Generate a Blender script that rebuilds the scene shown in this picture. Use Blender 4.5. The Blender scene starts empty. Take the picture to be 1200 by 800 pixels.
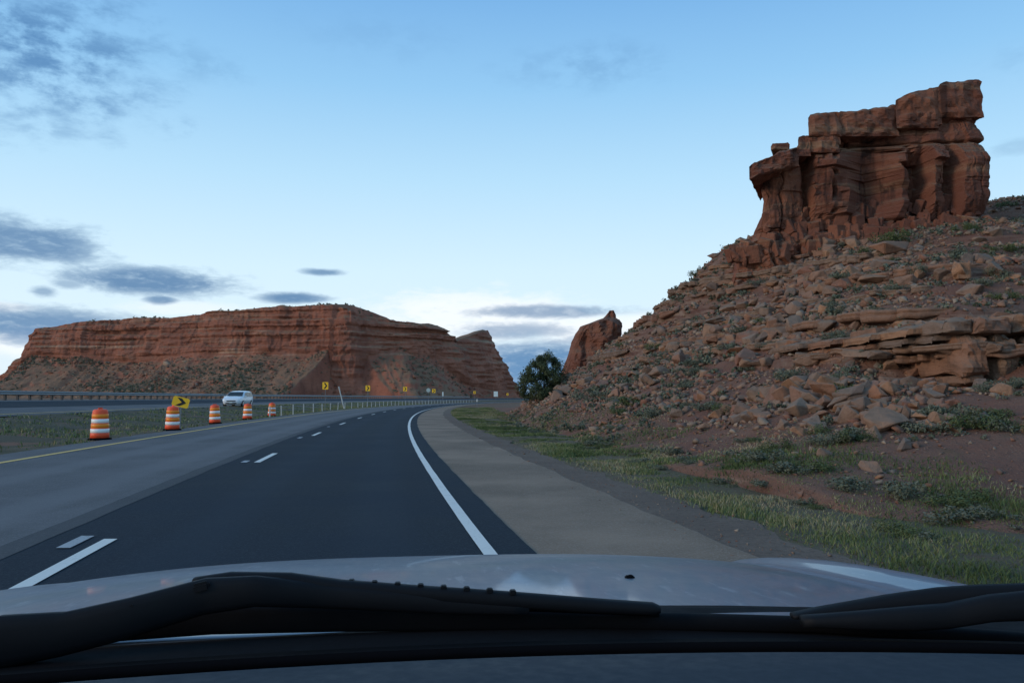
import bpy, bmesh, math, random
import numpy as np
from mathutils import Vector, Matrix, Euler
random.seed(7); RS = np.random.RandomState(11)
sc = bpy.context.scene
R = math.radians
# ---------------------------------------------------------------- camera
F_PX = 933.0; PITCH = math.atan(66/F_PX); CAM_Z = 1.42
cam_d = bpy.data.cameras.new('camera'); cam = bpy.data.objects.new('camera', cam_d)
sc.collection.objects.link(cam); sc.camera = cam
cam_d.sensor_width = 36; cam_d.lens = 28; cam_d.clip_start = 0.05; cam_d.clip_end = 8000
cam.location = (0, 0, CAM_Z); cam.rotation_euler = (math.pi/2+PITCH, 0, 0)
def W(px, py, d):
    """pixel of the photograph + forward distance -> point of the place"""
    u = (px-600)/F_PX; v = (400-py)/F_PX
    y = math.cos(PITCH)-math.sin(PITCH)*v; z = math.sin(PITCH)+math.cos(PITCH)*v
    return Vector((u/y*d, d, CAM_Z+z/y*d))
def PX(x, y, z):
    """point -> pixel (numpy ok)"""
    dz = z-CAM_Z
    f = y*math.cos(PITCH)+dz*math.sin(PITCH); up = -y*math.sin(PITCH)+dz*math.cos(PITCH)
    return 600+F_PX*x/f, 400-F_PX*up/f
# ---------------------------------------------------------------- node helper
class NT:
    def __init__(s, nt): s.nt = nt; s.n = nt.nodes; s.l = nt.links
    def node(s, t, **kw):
        n = s.n.new(t)
        for k, v in kw.items():
            if k == 'inp':
                for i, val in v.items(): s.set(n.inputs[i], val)
            else: setattr(n, k, v)
        return n
    def set(s, sock, val):
        if hasattr(val, 'is_output') or isinstance(val, bpy.types.NodeSocket): s.l.new(val, sock)
        else:
            if isinstance(val, (tuple, list)) and len(val) == 3 and sock.type == 'RGBA': val = (*val, 1)
            sock.default_value = val
    def m(s, op, a, b=0.0, c=0.0, clamp=False):
        n = s.n.new('ShaderNodeMath'); n.operation = op; n.use_clamp = clamp
        s.set(n.inputs[0], a); s.set(n.inputs[1], b); s.set(n.inputs[2], c); return n.outputs[0]
    def add(s, a, b): return s.m('ADD', a, b)
    def sub(s, a, b): return s.m('SUBTRACT', a, b)
    def mul(s, a, b): return s.m('MULTIPLY', a, b)
    def ss(s, x, lo, hi, a=0.0, b=1.0):
        n = s.n.new('ShaderNodeMapRange'); n.interpolation_type = 'SMOOTHSTEP'
        s.set(n.inputs[0], x); s.set(n.inputs[1], lo); s.set(n.inputs[2], hi); s.set(n.inputs[3], a); s.set(n.inputs[4], b); return n.outputs[0]
    def mix(s, f, a, b, mode='MIX'):
        n = s.n.new('ShaderNodeMix'); n.data_type = 'RGBA'; n.blend_type = mode
        s.set(n.inputs[0], f); s.set(n.inputs[6], a); s.set(n.inputs[7], b); return n.outputs[2]
    def noise(s, vec, scale, detail=4, rough=.55, dist=0.0):
        n = s.n.new('ShaderNodeTexNoise'); s.set(n.inputs['Vector'], vec)
        n.inputs['Scale'].default_value = scale; n.inputs['Detail'].default_value = detail
        n.inputs['Roughness'].default_value = rough; n.inputs['Distortion'].default_value = dist
        return n.outputs['Fac']
    def voro(s, vec, scale, feature='F1', out=0):
        n = s.n.new('ShaderNodeTexVoronoi'); n.feature = feature; s.set(n.inputs['Vector'], vec); n.inputs['Scale'].default_value = scale
        return n.outputs[out]
    def ramp(s, x, pts):
        n = s.n.new('ShaderNodeValToRGB'); s.set(n.inputs[0], x); e = n.color_ramp.elements
        while len(e) < len(pts): e.new(0.5)
        for i, (p, c) in enumerate(pts): e[i].position = p; e[i].color = (*c, 1)
        return n.outputs[0]
    def scl(s, vec, sx, sy, sz):
        n = s.n.new('ShaderNodeVectorMath'); n.operation = 'MULTIPLY'; s.set(n.inputs[0], vec); n.inputs[1].default_value = (sx, sy, sz); return n.outputs[0]
    def vadd(s, a, b):
        n = s.n.new('ShaderNodeVectorMath'); n.operation = 'ADD'; s.set(n.inputs[0], a); s.set(n.inputs[1], b); return n.outputs[0]
# ---------------------------------------------------------------- world
SUN_EL, SUN_AZ = R(15), R(-112)          # azimuth from +Y, clockwise positive: low, from the left
wd = bpy.data.worlds.new('World'); sc.world = wd; wd.use_nodes = True
w = NT(wd.node_tree); w.n.clear()
tc = w.node('ShaderNodeTexCoord'); sep = w.node('ShaderNodeSeparateXYZ', inp={0: tc.outputs['Generated']})
X, Y, Z = sep.outputs
az = w.m('ARCTAN2', X, Y); el = w.m('ARCSINE', Z)
sky = w.node('ShaderNodeTexSky', sky_type='NISHITA'); sky.sun_disc = False
sky.sun_elevation = SUN_EL; sky.sun_rotation = SUN_AZ; sky.altitude = 1500; sky.air_density = 1.0; sky.dust_density = 0.6; sky.ozone_density = 2.0
e01 = w.m('DIVIDE', el, R(90), clamp=True)
def S(r, g, b):
    f = lambda c: (c/255/12.92) if c/255 <= .04045 else ((c/255+.055)/1.055)**2.4
    return (f(r), f(g), f(b))
grad = w.ramp(e01, [(0.0, S(222, 235, 244)), (.055, S(218, 238, 249)), (.10, S(209, 235, 250)), (.17, S(180, 220, 246)), (.24, S(146, 198, 238)), (.31, S(118, 174, 226)), (.6, S(122, 168, 214)), (1.0, S(118, 158, 202))])
nsk = w.mix(1.0, sky.outputs[0], (0.075, 0.075, 0.075), 'MULTIPLY')
base = w.mix(0.93, nsk, grad)
# a little deeper blue away from the sunset side
side = w.ss(az, R(-10), R(60))
base = w.mix(w.mul(side, .45), base, w.mix(1.0, base, (.80, .90, .97), 'MULTIPLY'))
comb = w.node('ShaderNodeCombineXYZ', inp={0: w.mul(az, 3.0), 1: w.mul(el, 9.0), 2: 0.0})
nz = w.noise(comb.outputs[0], 4.0, 7, .62, .4); nz2 = w.noise(comb.outputs[0], 15, 7, .65, .3)
warp = w.add(w.mul(w.sub(nz, .5), 1.9), w.mul(w.sub(nz2, .5), 1.0))
def cloud(lst, soft=.55):
    acc = None
    for (px, py, hw, hh, st) in lst:
        p = W(px, py, 1.0)-Vector((0, 0, CAM_Z)); a0 = math.atan2(p.x, p.y); e0 = math.atan2(p.z, math.hypot(p.x, p.y))
        wa, we = hw/F_PX*math.cos(a0)**2, hh/F_PX*math.cos(a0)
        dx = w.m('DIVIDE', w.sub(az, a0), wa); dy = w.m('DIVIDE', w.sub(el, e0), we)
        r = w.m('SQRT', w.add(w.mul(dx, dx), w.mul(dy, dy)))
        k = w.ss(w.add(r, warp), 1.0+soft*.5, 1.0-soft*.5, 0.0, 1.0)
        # smoothstep with reversed limits
        k = w.mul(w.mul(k, st), w.ss(w.add(nz2, w.mul(nz, .6)), .45, .85, .62, 1.0))
        acc = k if acc is None else w.m('MAXIMUM', acc, k)
    return acc
white = cloud([(560, 372, 120, 26, .9), (700, 385, 90, 16, .9), (30, 402, 70, 16, .8), (225, 362, 70, 8, .5), (0, 360, 40, 6, .6), (470, 380, 60, 10, .6)], .9)
dark = cloud([(175, 330, 96, 15, 1), (25, 282, 95, 24, .95), (40, 380, 110, 19, .95), (345, 349, 36, 6, 1), (378, 319, 21, 4, .9), (188, 351, 18, 5, .9),
              (52, 341, 16, 7, .7), (80, 333, 24, 6, .6), (636, 365, 84, 7, .8), (600, 388, 60, 9, .7), (645, 428, 125, 26, 1),  (600, 460, 160, 22, 1), (1192, 172, 40, 9, .25), (900,400,200,22,.8)], 1.0)
wisp = cloud([(50, 60, 120, 70, 1.0), (20, 90, 90, 40, .8), (210, 147, 26, 9, .4), (60, 130, 50, 12, .45), (690, 78, 80, 20, .3), (220, 75, 60, 14, .3), (440, 45, 80, 20, .12), (1250, 60, 90, 20, .2)], 1.5)
wz = w.noise(w.scl(comb.outputs[0], 1.5, .9, 1), 5.0, 6, .6); wisp = w.mul(wisp, w.ss(wz, .36, .62))
# further clouds of the same kind over the rest of the sky
out = w.ss(w.m('ABSOLUTE', az), R(36), R(48))
gen = w.mul(w.mul(w.ss(nz, .52, .68), w.ss(el, R(26), R(8))), w.mul(out, .7))
col = w.mix(white, base, S(238, 243, 247))
col = w.mix(w.mul(dark, .92), col, w.mix(w.ss(el, R(1.5), R(6)), S(82, 130, 176), S(88, 127, 168)))
col = w.mix(w.mul(wisp, .9), col, S(84, 130, 178))
col = w.mix(gen, col, S(104, 146, 188))
col = w.mix(w.ss(el, R(-1), R(-3)), col, (.10, .075, .06))
bg = w.node('ShaderNodeBackground', inp={0: col, 1: 1.0}); wo = w.node('ShaderNodeOutputWorld', inp={0: bg.outputs[0]})
bg.inputs[1].default_value = 1.0
# the dusk sun: weak and wide
sd = bpy.data.lights.new('sun', 'SUN'); so = bpy.data.objects.new('sun', sd); sc.collection.objects.link(so)
sd.energy = 1.15; sd.angle = R(16); sd.color = (1, .78, .60)
dv = Vector((math.sin(SUN_AZ)*math.cos(SUN_EL), math.cos(SUN_AZ)*math.cos(SUN_EL), math.sin(SUN_EL)))
so.rotation_euler = dv.to_track_quat('Z', 'Y').to_euler()
sc.view_settings.view_transform = 'Standard'; sc.view_settings.look = 'None'; sc.view_settings.exposure = 0.18; sc.view_settings.gamma = 1
try: sc.view_settings.use_curve_mapping = False
except Exception: pass
# ---------------------------------------------------------------- object helpers
COL = sc.collection
def tag(o, label=None, cat=None, group=None, kind=None):
    if label: o['label'] = label
    if cat: o['category'] = cat
    if group: o['group'] = group
    if kind: o['kind'] = kind
    return o
def link(name, me, mat=None, parent=None, smooth=False):
    if mat is not None and len(me.materials) == 0: me.materials.append(mat)
    if smooth: me.polygons.foreach_set('use_smooth', [True]*len(me.polygons))
    o = bpy.data.objects.new(name, me); COL.objects.link(o)
    if parent: o.parent = parent
    return o
def npmesh(name, v, f):
    """f: (n,k) array of equal sized faces"""
    v = np.asarray(v, np.float32); f = np.asarray(f, np.int32); k = f.shape[1]
    me = bpy.data.meshes.new(name); me.vertices.add(len(v)); me.vertices.foreach_set('co', v.ravel())
    me.loops.add(f.size); me.loops.foreach_set('vertex_index', f.ravel())
    me.polygons.add(len(f)); me.polygons.foreach_set('loop_start', np.arange(0, f.size, k, dtype=np.int32))
    me.update(calc_edges=True); me.validate(); return me
def gridfaces(nr, nc, wrap=False):
    i = np.arange(nr-1)[:, None]; j = np.arange(nc if wrap else nc-1)[None, :]; j2 = (j+1) % nc
    return np.stack([i*nc+j, i*nc+j2, (i+1)*nc+j2, (i+1)*nc+j], -1).reshape(-1, 4)
def setattr_f(me, name, vals):
    a = me.attributes.new(name, 'FLOAT', 'POINT'); a.data.foreach_set('value', np.asarray(vals, np.float32))
def empty(name, loc=(0, 0, 0), rz=0):
    o = bpy.data.objects.new(name, None); COL.objects.link(o); o.location = loc; o.rotation_euler = (0, 0, rz); o.empty_display_size = .2; return o
def children(o): return [c for c in bpy.data.objects if c.parent == o]
def copy_tree(o, parent=None):
    kids = [c for c in TREE.get(o.name, children(o))]
    c = o.copy(); COL.objects.link(c)
    if parent: c.parent = parent
    for k in kids: copy_tree(k, c)
    return c
TREE = {}
class MB:
    def __init__(s): s.bm = bmesh.new()
    def box(s, c, size, rot=None, bev=0):
        r = bmesh.ops.create_cube(s.bm, size=1); vs = r['verts']
        M = Matrix.Translation(c) @ (rot.to_matrix().to_4x4() if rot else Matrix()) @ Matrix.Diagonal((*size, 1))
        bmesh.ops.transform(s.bm, matrix=M, verts=vs)
        if bev:
            es = {e for v in vs for e in v.link_edges}; bmesh.ops.bevel(s.bm, geom=list(es), offset=bev, segments=2, affect='EDGES')
        return s
    def tube(s, a, b, r1, r2=None, n=8):
        a = Vector(a); b = Vector(b); d = b-a
        q = d.to_track_quat('Z', 'Y').to_matrix().to_4x4()
        bmesh.ops.create_cone(s.bm, cap_ends=True, segments=n, radius1=r1, radius2=r1 if r2 is None else r2, depth=d.length, matrix=Matrix.Translation((a+b)/2) @ q); return s
    def lathe(s, prof, n=24, c=(0, 0, 0)):
        rings = [[s.bm.verts.new((c[0]+r*math.cos(2*math.pi*i/n), c[1]+r*math.sin(2*math.pi*i/n), c[2]+z)) for i in range(n)] for r, z in prof]
        for a, b in zip(rings, rings[1:]):
            for i in range(n): s.bm.faces.new((a[i], a[(i+1) % n], b[(i+1) % n], b[i]))
        s.bm.faces.new(rings[-1]); s.bm.faces.new(rings[0][::-1]); return s
    def prism(s, pts, y0, y1):
        """polygon in x,z extruded along y"""
        a = [s.bm.verts.new((p[0], y0, p[1])) for p in pts]; b = [s.bm.verts.new((p[0], y1, p[1])) for p in pts]
        s.bm.faces.new(a); s.bm.faces.new(b[::-1]); n = len(pts)
        for i in range(n): s.bm.faces.new((a[i], b[i], b[(i+1) % n], a[(i+1) % n]))
        return s
    def poly(s, pts): s.bm.faces.new([s.bm.verts.new(p) for p in pts]); return s
    def build(s, name, mat, parent=None, smooth=False):
        bmesh.ops.recalc_face_normals(s.bm, faces=s.bm.faces); me = bpy.data.meshes.new(name); s.bm.to_mesh(me); s.bm.free()
        return link(name, me, mat, parent, smooth)
# ---------------------------------------------------------------- numpy noise
def _h(ix, iy, iz):
    n = (ix*374761393+iy*668265263+iz*2147483647*0+iz*1274126177) & 0xffffffff
    n = ((n ^ (n >> 13))*1274126177) & 0xffffffff
    return ((n ^ (n >> 16)) & 0xffff)/65535.0
def vnoise(p):
    p = np.asarray(p, float); i = np.floor(p).astype(np.int64); f = p-i; f = f*f*(3-2*f); r = 0
    for dx in (0, 1):
        for dy in (0, 1):
            for dz in (0, 1):
                wt = (f[:, 0] if dx else 1-f[:, 0])*(f[:, 1] if dy else 1-f[:, 1])*(f[:, 2] if dz else 1-f[:, 2])
                r = r+wt*_h(i[:, 0]+dx, i[:, 1]+dy, i[:, 2]+dz)
    return r
def fbm(p, sc_=1.0, o=4, g=.5):
    p = np.asarray(p, float)*sc_; a = 1; t = 0; s = 0
    for k in range(o): t = t+a*(vnoise(p+17.3*k)-.5); s += a; a *= g; p = p*2.03
    return t/s*2
def P3(x, y, z=0): return np.stack([x+0*y, y+0*x, z+0*x+0*y], -1).reshape(-1, 3)
# ---------------------------------------------------------------- materials
def mat(name, rough=.9, spec=.3):
    m = bpy.data.materials.new(name); m.use_nodes = True; t = NT(m.node_tree); b = t.n['Principled BSDF']
    b.inputs['Roughness'].default_value = rough; b.inputs['Specular IOR Level'].default_value = spec
    return m, t, b
def plain(name, c, rough=.6, metal=0, spec=.4, noise_amt=.12, nscale=8, coat=0):
    m, t, b = mat(name, rough, spec); b.inputs['Metallic'].default_value = metal
    tcn = t.node('ShaderNodeTexCoord').outputs['Object']
    n = t.noise(tcn, nscale, 5, .6)
    t.set(b.inputs['Base Color'], t.mix(n, tuple(x*(1-noise_amt) for x in c), tuple(min(1, x*(1+noise_amt)) for x in c)))
    t.set(b.inputs['Roughness'], t.ss(n, .3, .7, max(0.02, rough-.08), min(1, rough+.08)))
    if coat: b.inputs['Coat Weight'].default_value = coat; b.inputs['Coat Roughness'].default_value = .04
    return m
def bump(t, b, h, strength=.5, dist=.05):
    n = t.node('ShaderNodeBump', inp={'Height': h}); n.inputs['Strength'].default_value = strength; n.inputs['Distance'].default_value = dist
    t.set(b.inputs['Normal'], n.outputs[0])
def rock_mat(name, c1, c2, c3, strata=1.5, top=(.16, .14, .10), sc_=1.0, varn=.5, streak=True, obj=False, topamt=.6, pale=None):
    """red sandstone: bedded colours, vertical desert varnish, weathered grey tops"""
    m, t, b = mat(name, .93, .15)
    g = t.node('ShaderNodeNewGeometry'); pos = g.outputs['Position']
    nl = t.noise(pos, .25*sc_, 5, .6); nm = t.noise(pos, 1.6*sc_, 6, .65)
    sv = t.scl(pos, .06*sc_, .06*sc_, strata); st = t.noise(sv, 1.0, 5, .7)
    base = t.mix(t.ss(nl, .38, .62), c1, c2)
    pm_ = t.mul(t.ss(st, .52, .68), .75)
    if pale: pm_ = t.mul(t.mul(pm_, t.ss(t.noise(pos, .03, 3, .5), .40, .56, .15, 1.0)), t.ss(t.add(t.node('ShaderNodeSeparateXYZ', inp={0: pos}).outputs[2], t.mul(nl, 10.0)), pale, pale+7.0, .12, 1.0))
    base = t.mix(pm_, base, c3)
    base = t.mix(t.mul(t.ss(nm, .45, .75), .45), base, tuple(x*.55 for x in c1))
    if streak:
        vs = t.noise(t.scl(pos, 1.1*sc_, 1.1*sc_, .12*sc_), 1.0, 5, .6)
        base = t.mix(t.mul(t.ss(vs, .53, .66), varn), base, (.035, .022, .02))
    if obj:
        oi = t.node('ShaderNodeObjectInfo').outputs['Random']
        base = t.mix(.9, base, t.ramp(oi, [(0, (.32, .15, .085)), (.2, (.22, .15, .11)), (.4, (.38, .20, .11)), (.6, (.19, .135, .105)), (.8, (.27, .18, .125)), (1, (.24, .10, .066))]))
        base = t.mix(t.mul(t.ss(nm, .4, .7), .5), base, (.09, .06, .045))
    sepn = t.node('ShaderNodeSeparateXYZ', inp={0: g.outputs['Normal']})
    up = t.mul(t.ss(t.add(sepn.outputs[2], t.mul(t.sub(nm, .5), .8)), .45, .85), topamt)
    base = t.mix(up, base, top)
    t.set(b.inputs['Base Color'], base)
    h = t.add(t.mul(nm, .6), t.mul(t.noise(pos, 9*sc_, 6, .7), .4)); h = t.add(h, t.mul(st, .5))
    bump(t, b, h, 1.0, .16/sc_)
    return m
RED1, RED2, TAN = (.215, .088, .054), (.165, .066, .044), (.30, .185, .115)
M_butte = rock_mat('butte_sandstone', (.26, .108, .064), (.165, .066, .044), TAN, 1.3, (.19, .145, .10), .9, .85)
M_mesa = rock_mat('mesa_sandstone', (.34, .138, .088), (.255, .102, .068), (.46, .31, .21), .5, (.19, .15, .092), .22, .22, topamt=.6, pale=19.0)
M_spire = rock_mat('spire_sandstone', (.24, .10, .06), (.18, .075, .05), (.3, .15, .09), .8, (.2, .12, .08), .5, .35)
M_boulder = rock_mat('boulder_stone', (.27, .16, .11), (.22, .13, .095), (.32, .22, .15), 3, (.21, .17, .13), 2.2, 0, False, obj=True, topamt=.35)
M_ledge = rock_mat('ledge_stone', (.20, .108, .074), (.155, .084, .060), (.27, .175, .115), 5, (.20, .165, .12), 1.5, .5, obj=True, topamt=.4)
def attr_rock(name):
    m, t, b = mat(name, .93, .15)
    a = t.node('ShaderNodeAttribute', attribute_name='tint').outputs['Fac']; pos = t.node('ShaderNodeNewGeometry').outputs['Position']
    n = t.noise(pos, 5, 5, .65)
    c = t.ramp(a, [(0, (.26, .12, .075)), (.2, (.18, .12, .095)), (.4, (.33, .24, .17)), (.6, (.19, .15, .12)), (.8, (.30, .17, .105)), (1, (.19, .085, .06))])
    c = t.mix(t.mul(t.ss(n, .42, .7), .55), c, (.08, .055, .04)); t.set(b.inputs['Base Color'], c)
    bump(t, b, n, .6, .05); return m
M_rubble = attr_rock('rubble_stone')
def soil_mat():
    m, t, b = mat('hill_soil', .97, .1)
    g = t.node('ShaderNodeNewGeometry'); pos = g.outputs['Position']
    n1 = t.noise(pos, .35, 5, .6); n2 = t.noise(pos, 4, 6, .7); n3 = t.noise(pos, 22, 4, .7)
    c = t.mix(t.ss(n1, .35, .65), (.18, .09, .064), (.205, .115, .08))
    c = t.mix(t.mul(t.ss(n2, .5, .7), .6), c, (.13, .065, .047))
    peb = t.voro(pos, 14, 'F1', 0); pc = t.voro(pos, 14, 'F1', 1)
    c = t.mix(t.mul(t.ss(peb, .30, .18), t.ss(n2, .42, .55)), c, t.mix(pc, (.16, .11, .085), (.36, .25, .18)))
    nzv = t.node('ShaderNodeSeparateXYZ', inp={0: g.outputs['Normal']}).outputs[2]
    steep = t.ss(nzv, .78, .5)
    str_ = t.noise(t.scl(pos, .5, .5, 6), 1.0, 4, .6)
    c = t.mix(steep, c, t.mix(t.ss(str_, .4, .6), (.12, .06, .045), (.25, .165, .12)))
    c = t.mix(t.mul(t.ss(t.noise(pos, .9, 4, .6), .56, .68), .35), c, (.085, .085, .045))
    t.set(b.inputs['Base Color'], c)
    bump(t, b, t.add(t.add(t.mul(n2, 1.0), t.mul(n3, .35)), t.mul(t.ss(peb, .32, .1), .35)), .9, .10)
    return m
M_soil = soil_mat()
def ground_mat(name, ca, cb, cc, s1=.5, s2=5, sp=(.3, .24, .18), bmp=.05):
    m, t, b = mat(name, .96, .12); pos = t.node('ShaderNodeNewGeometry').outputs['Position']
    n1 = t.noise(pos, s1, 5, .6); n2 = t.noise(pos, s2, 6, .7); n3 = t.noise(pos, 60, 3, .7)
    c = t.mix(t.ss(n1, .35, .65), ca, cb); c = t.mix(t.mul(t.ss(n2, .45, .65), .7), c, cc)
    c = t.mix(t.mul(t.ss(n3, .62, .7), .6), c, sp); t.set(b.inputs['Base Color'], c)
    bump(t, b, t.add(n2, t.mul(n3, .4)), .7, bmp); return m
M_ground = ground_mat('desert_ground', (.19, .10, .07), (.16, .10, .065), (.10, .085, .05), .05, .6)
M_median = ground_mat('median_turf', (.125, .105, .075), (.082, .082, .052), (.135, .10, .075), .3, 2.2, (.15, .13, .1), .12)
M_verge = ground_mat('verge_turf', (.12, .105, .065), (.15, .125, .085), (.13, .08, .058), .6, 4, (.2, .17, .12), .1)
M_gravel = ground_mat('roadside_gravel', (.145, .106, .082), (.175, .13, .10), (.095, .07, .055), .7, 14, (.22, .2, .18), .02)
def asphalt(name, c, agg, blot=.2, rough=.85, sp=.25, cracks=False, track=()):
    m, t, b = mat(name, rough, sp); g = t.node('ShaderNodeNewGeometry'); pos = g.outputs['Position']
    n1 = t.noise(pos, .35, 5, .6); n2 = t.noise(pos, 90, 3, .8); n3 = t.noise(t.scl(pos, 1.2, .12, 1), 1.0, 4, .6)
    v = t.voro(pos, 70, 'F1', 1)
    col_ = t.mix(t.ss(n1, .3, .7), tuple(x*(1-blot) for x in c), tuple(x*(1+blot) for x in c))
    col_ = t.mix(t.mul(t.ss(n3, .5, .75), .35), col_, tuple(x*.72 for x in c))
    sepc = t.node('ShaderNodeSeparateXYZ', inp={0: v}).outputs[0]
    col_ = t.mix(t.mul(t.ss(sepc, .55, 1.0), .55), col_, agg)
    if cracks:
        d = t.voro(t.vadd(pos, t.scl(t.node('ShaderNodeTexNoise', inp={0: pos}).outputs['Color'], .8, .8, 0)), .28, 'DISTANCE_TO_EDGE', 0)
        col_ = t.mix(t.mul(t.ss(d, .012, .003), .45), col_, tuple(x*.35 for x in c))
    if track:
        ac = t.node('ShaderNodeAttribute', attribute_name='across').outputs['Fac']; ac = t.add(ac, t.mul(t.sub(n1, .5), .35)); k_ = None
        for tc_ in track:
            d_ = t.m('ABSOLUTE', t.sub(ac, tc_)); q_ = t.ss(d_, .55, .12); k_ = q_ if k_ is None else t.m('MAXIMUM', k_, q_)
        col_ = t.mix(t.mul(k_, .38), col_, tuple(x*1.6 for x in c))
    t.set(b.inputs['Base Color'], col_)
    t.set(b.inputs['Roughness'], t.ss(n1, .3, .7, rough-.08, rough+.05))
    bump(t, b, t.add(n2, t.mul(sepc, .5)), .35, .008); return m
M_fresh = asphalt('fresh_asphalt', (.015, .022, .031), (.04, .05, .062), .25, .82, .10, track=(.95, 2.75))
M_old = asphalt('old_asphalt', (.118, .116, .118), (.19, .19, .19), .2, .92, .1, track=(5.4, 7.2))
M_joint = asphalt('joint_asphalt', (.05, .052, .056), (.1, .1, .1), .3)
M_should = asphalt('shoulder_asphalt', (.235, .170, .124), (.31, .25, .20), .26, .95, .06, cracks=False)
def paint(name, c, wear=.5):
    m, t, b = mat(name, .6, .3); pos = t.node('ShaderNodeNewGeometry').outputs['Position']
    n = t.noise(pos, 30, 5, .75); n2 = t.noise(pos, 2.5, 4, .6)
    t.set(b.inputs['Base Color'], t.mix(t.mul(t.ss(t.add(n, t.mul(n2, .5)), .80, .95), wear), c, tuple(x*.25 for x in c)))
    bump(t, b, n, .3, .004); return m
M_white = paint('white_road_paint', (.66, .64, .585)); M_yellow = paint('yellow_road_paint', (.60, .38, .09), .5); M_oldwhite = paint('worn_white_paint', (.32, .33, .34), .9)
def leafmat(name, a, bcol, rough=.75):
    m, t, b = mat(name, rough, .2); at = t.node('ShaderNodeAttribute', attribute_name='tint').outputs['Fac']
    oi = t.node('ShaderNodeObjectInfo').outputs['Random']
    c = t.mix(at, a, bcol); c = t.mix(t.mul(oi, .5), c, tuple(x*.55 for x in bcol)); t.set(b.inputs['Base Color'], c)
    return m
M_sage = leafmat('sage_leaves', (.07, .085, .052), (.17, .18, .125)); M_green = leafmat('green_shrub_leaves', (.045, .068, .025), (.115, .14, .055))
M_jun = leafmat('juniper_leaves', (.042, .062, .030), (.11, .135, .065)); M_wood = plain('bark', (.09, .065, .05), .9, noise_amt=.4, nscale=12)
def grassmat():
    m, t, b = mat('grass_blades', .7, .2); at = t.node('ShaderNodeAttribute', attribute_name='tint').outputs['Fac']
    t.set(b.inputs['Base Color'], t.ramp(at, [(0, (.07, .10, .035)), (.35, (.125, .16, .055)), (.6, (.17, .19, .08)), (.8, (.25, .23, .13)), (1, (.32, .27, .17))])); return m
M_grass = grassmat()
M_galv = plain('galvanised_steel', (.22, .23, .24), .55, .5, noise_amt=.2); M_steelpost = plain('weathered_post', (.10, .085, .075), .8, 0)
M_whitepost = plain('white_post_paint', (.5, .5, .46), .6); M_cable = plain('cable_steel', (.2, .2, .21), .5, .6)
M_yel = plain('yellow_sign_sheeting', (.98, .55, .02), .45, noise_amt=.05); M_blk = plain('black_sign_print', (.015, .015, .015), .5)
M_orange = plain('orange_plastic', (.92, .10, .03), .5, noise_amt=.10, nscale=5); M_obr = plain('orange_reflective_band', (1.0, .27, .02), .4, noise_amt=.06)
M_wbr = plain('white_reflective_band', (.93, .91, .84), .4, noise_amt=.05, nscale=12); M_rub = plain('black_rubber', (.004, .004, .005), .95, spec=.05)
M_signback = plain('aluminium_sign_back', (.42, .50, .47), .5, .3)
M_signwhite = plain('white_sign_sheeting', (.62, .70, .68), .5)
# ---------------------------------------------------------------- road geometry
YMAX = 430.0
def xe(y): y = np.clip(y, -60, YMAX); return 1.10-.184*y+.0007*y*y
def sq(y): y = np.clip(y, -60, YMAX); return np.sqrt(1+(-.184+.0014*y)**2)
def tx(t, y): return xe(y)-t*sq(y)              # t: metres left of the white edge line
def tof(x, y): return (xe(y)-x)/sq(y)
TZ = np.array([[-5000, 0], [10.0, 0], [13, -.16], [16.5, .05], [20.4, .46], [21, .5], [31.5, 1.20], [33, 1.25], [60, 1.3], [5000, 1.3]])
def gz(t): return np.interp(t, TZ[:, 0], TZ[:, 1])
YROWS = np.concatenate([np.arange(-45, 60, 1.0), np.arange(60, YMAX-1, 2.0)])
def strip(name, t0, t1, lift, m, nt=2, kind='structure', y0=None, y1=None, rough=0, parent=None, zf=gz, jag=(0, 0), dy=None):
    ys = YROWS if dy is None else np.arange(y0, y1+.001, dy)
    if y0 is not None: ys = ys[(ys >= y0) & (ys <= y1)]
    if jag[0] or jag[1]:
        ys = np.unique(np.concatenate([np.arange(-20, 60, .25), ys]))
    ts = np.linspace(t0, t1, nt); T, Yg = np.meshgrid(ts, ys)
    T = T.copy()
    if jag[0]: T[:, 0] += jag[0]*fbm(P3(ys, 0*ys+t0), 1.1, 4)
    if jag[1]: T[:, -1] += jag[1]*fbm(P3(ys, 0*ys+t1), 1.1, 4)
    Xg = tx(T, Yg); Zg = zf(T)+lift
    if rough: Zg = Zg+rough*(fbm(P3(Xg.ravel(), Yg.ravel()), .7, 4).reshape(Zg.shape))*np.clip((T-t0)*(t1-T)*2, 0, 1)
    me = npmesh(name, np.stack([Xg, Yg, Zg], -1).reshape(-1, 3), gridfaces(*Xg.shape)[:, ::-1]); setattr_f(me, 'across', T.ravel())
    o = link(name, me, m, parent)
    if kind: o['kind'] = kind
    return o
# ground: one sheet to the horizon
ts = np.array([-4000, -1200, -400, -150, -60, -25, -12, -7, -3, 5, 10, 11.5, 13, 15, 16.5, 18, 20.4, 21, 24, 28, 31.5, 33, 40, 60, 150, 400, 1200, 4000.])
ys = np.concatenate([[-3000, -600, -150], np.arange(-60, YMAX, 5.0), [YMAX, 700, 1500, 4000]])
T, Yg = np.meshgrid(ts, ys); Xg = tx(T, Yg); Zg = gz(T)-.03
g = link('ground', npmesh('ground', np.stack([Xg, Yg, Zg], -1).reshape(-1, 3), gridfaces(*Xg.shape)[:, ::-1]), M_ground); g['kind'] = 'structure'
strip('grass_verge', -6.0, -2.9, .004, M_verge, 20, rough=.05, y0=-20, y1=110, dy=.3)
strip('gravel_strip', -3.15, -1.8, .012, M_gravel, 3, jag=(.35, 0), y0=-20, y1=300)
strip('road_shoulder', -2.32, -.3, .018, M_should, 3, jag=(.13, 0))
strip('fresh_asphalt_lane', -.42, 4.25, .026, M_fresh, 6, jag=(.025, .04))
strip('old_asphalt_lane', 4.15, 10.4, .018, M_old, 6, jag=(0, .12))
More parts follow.
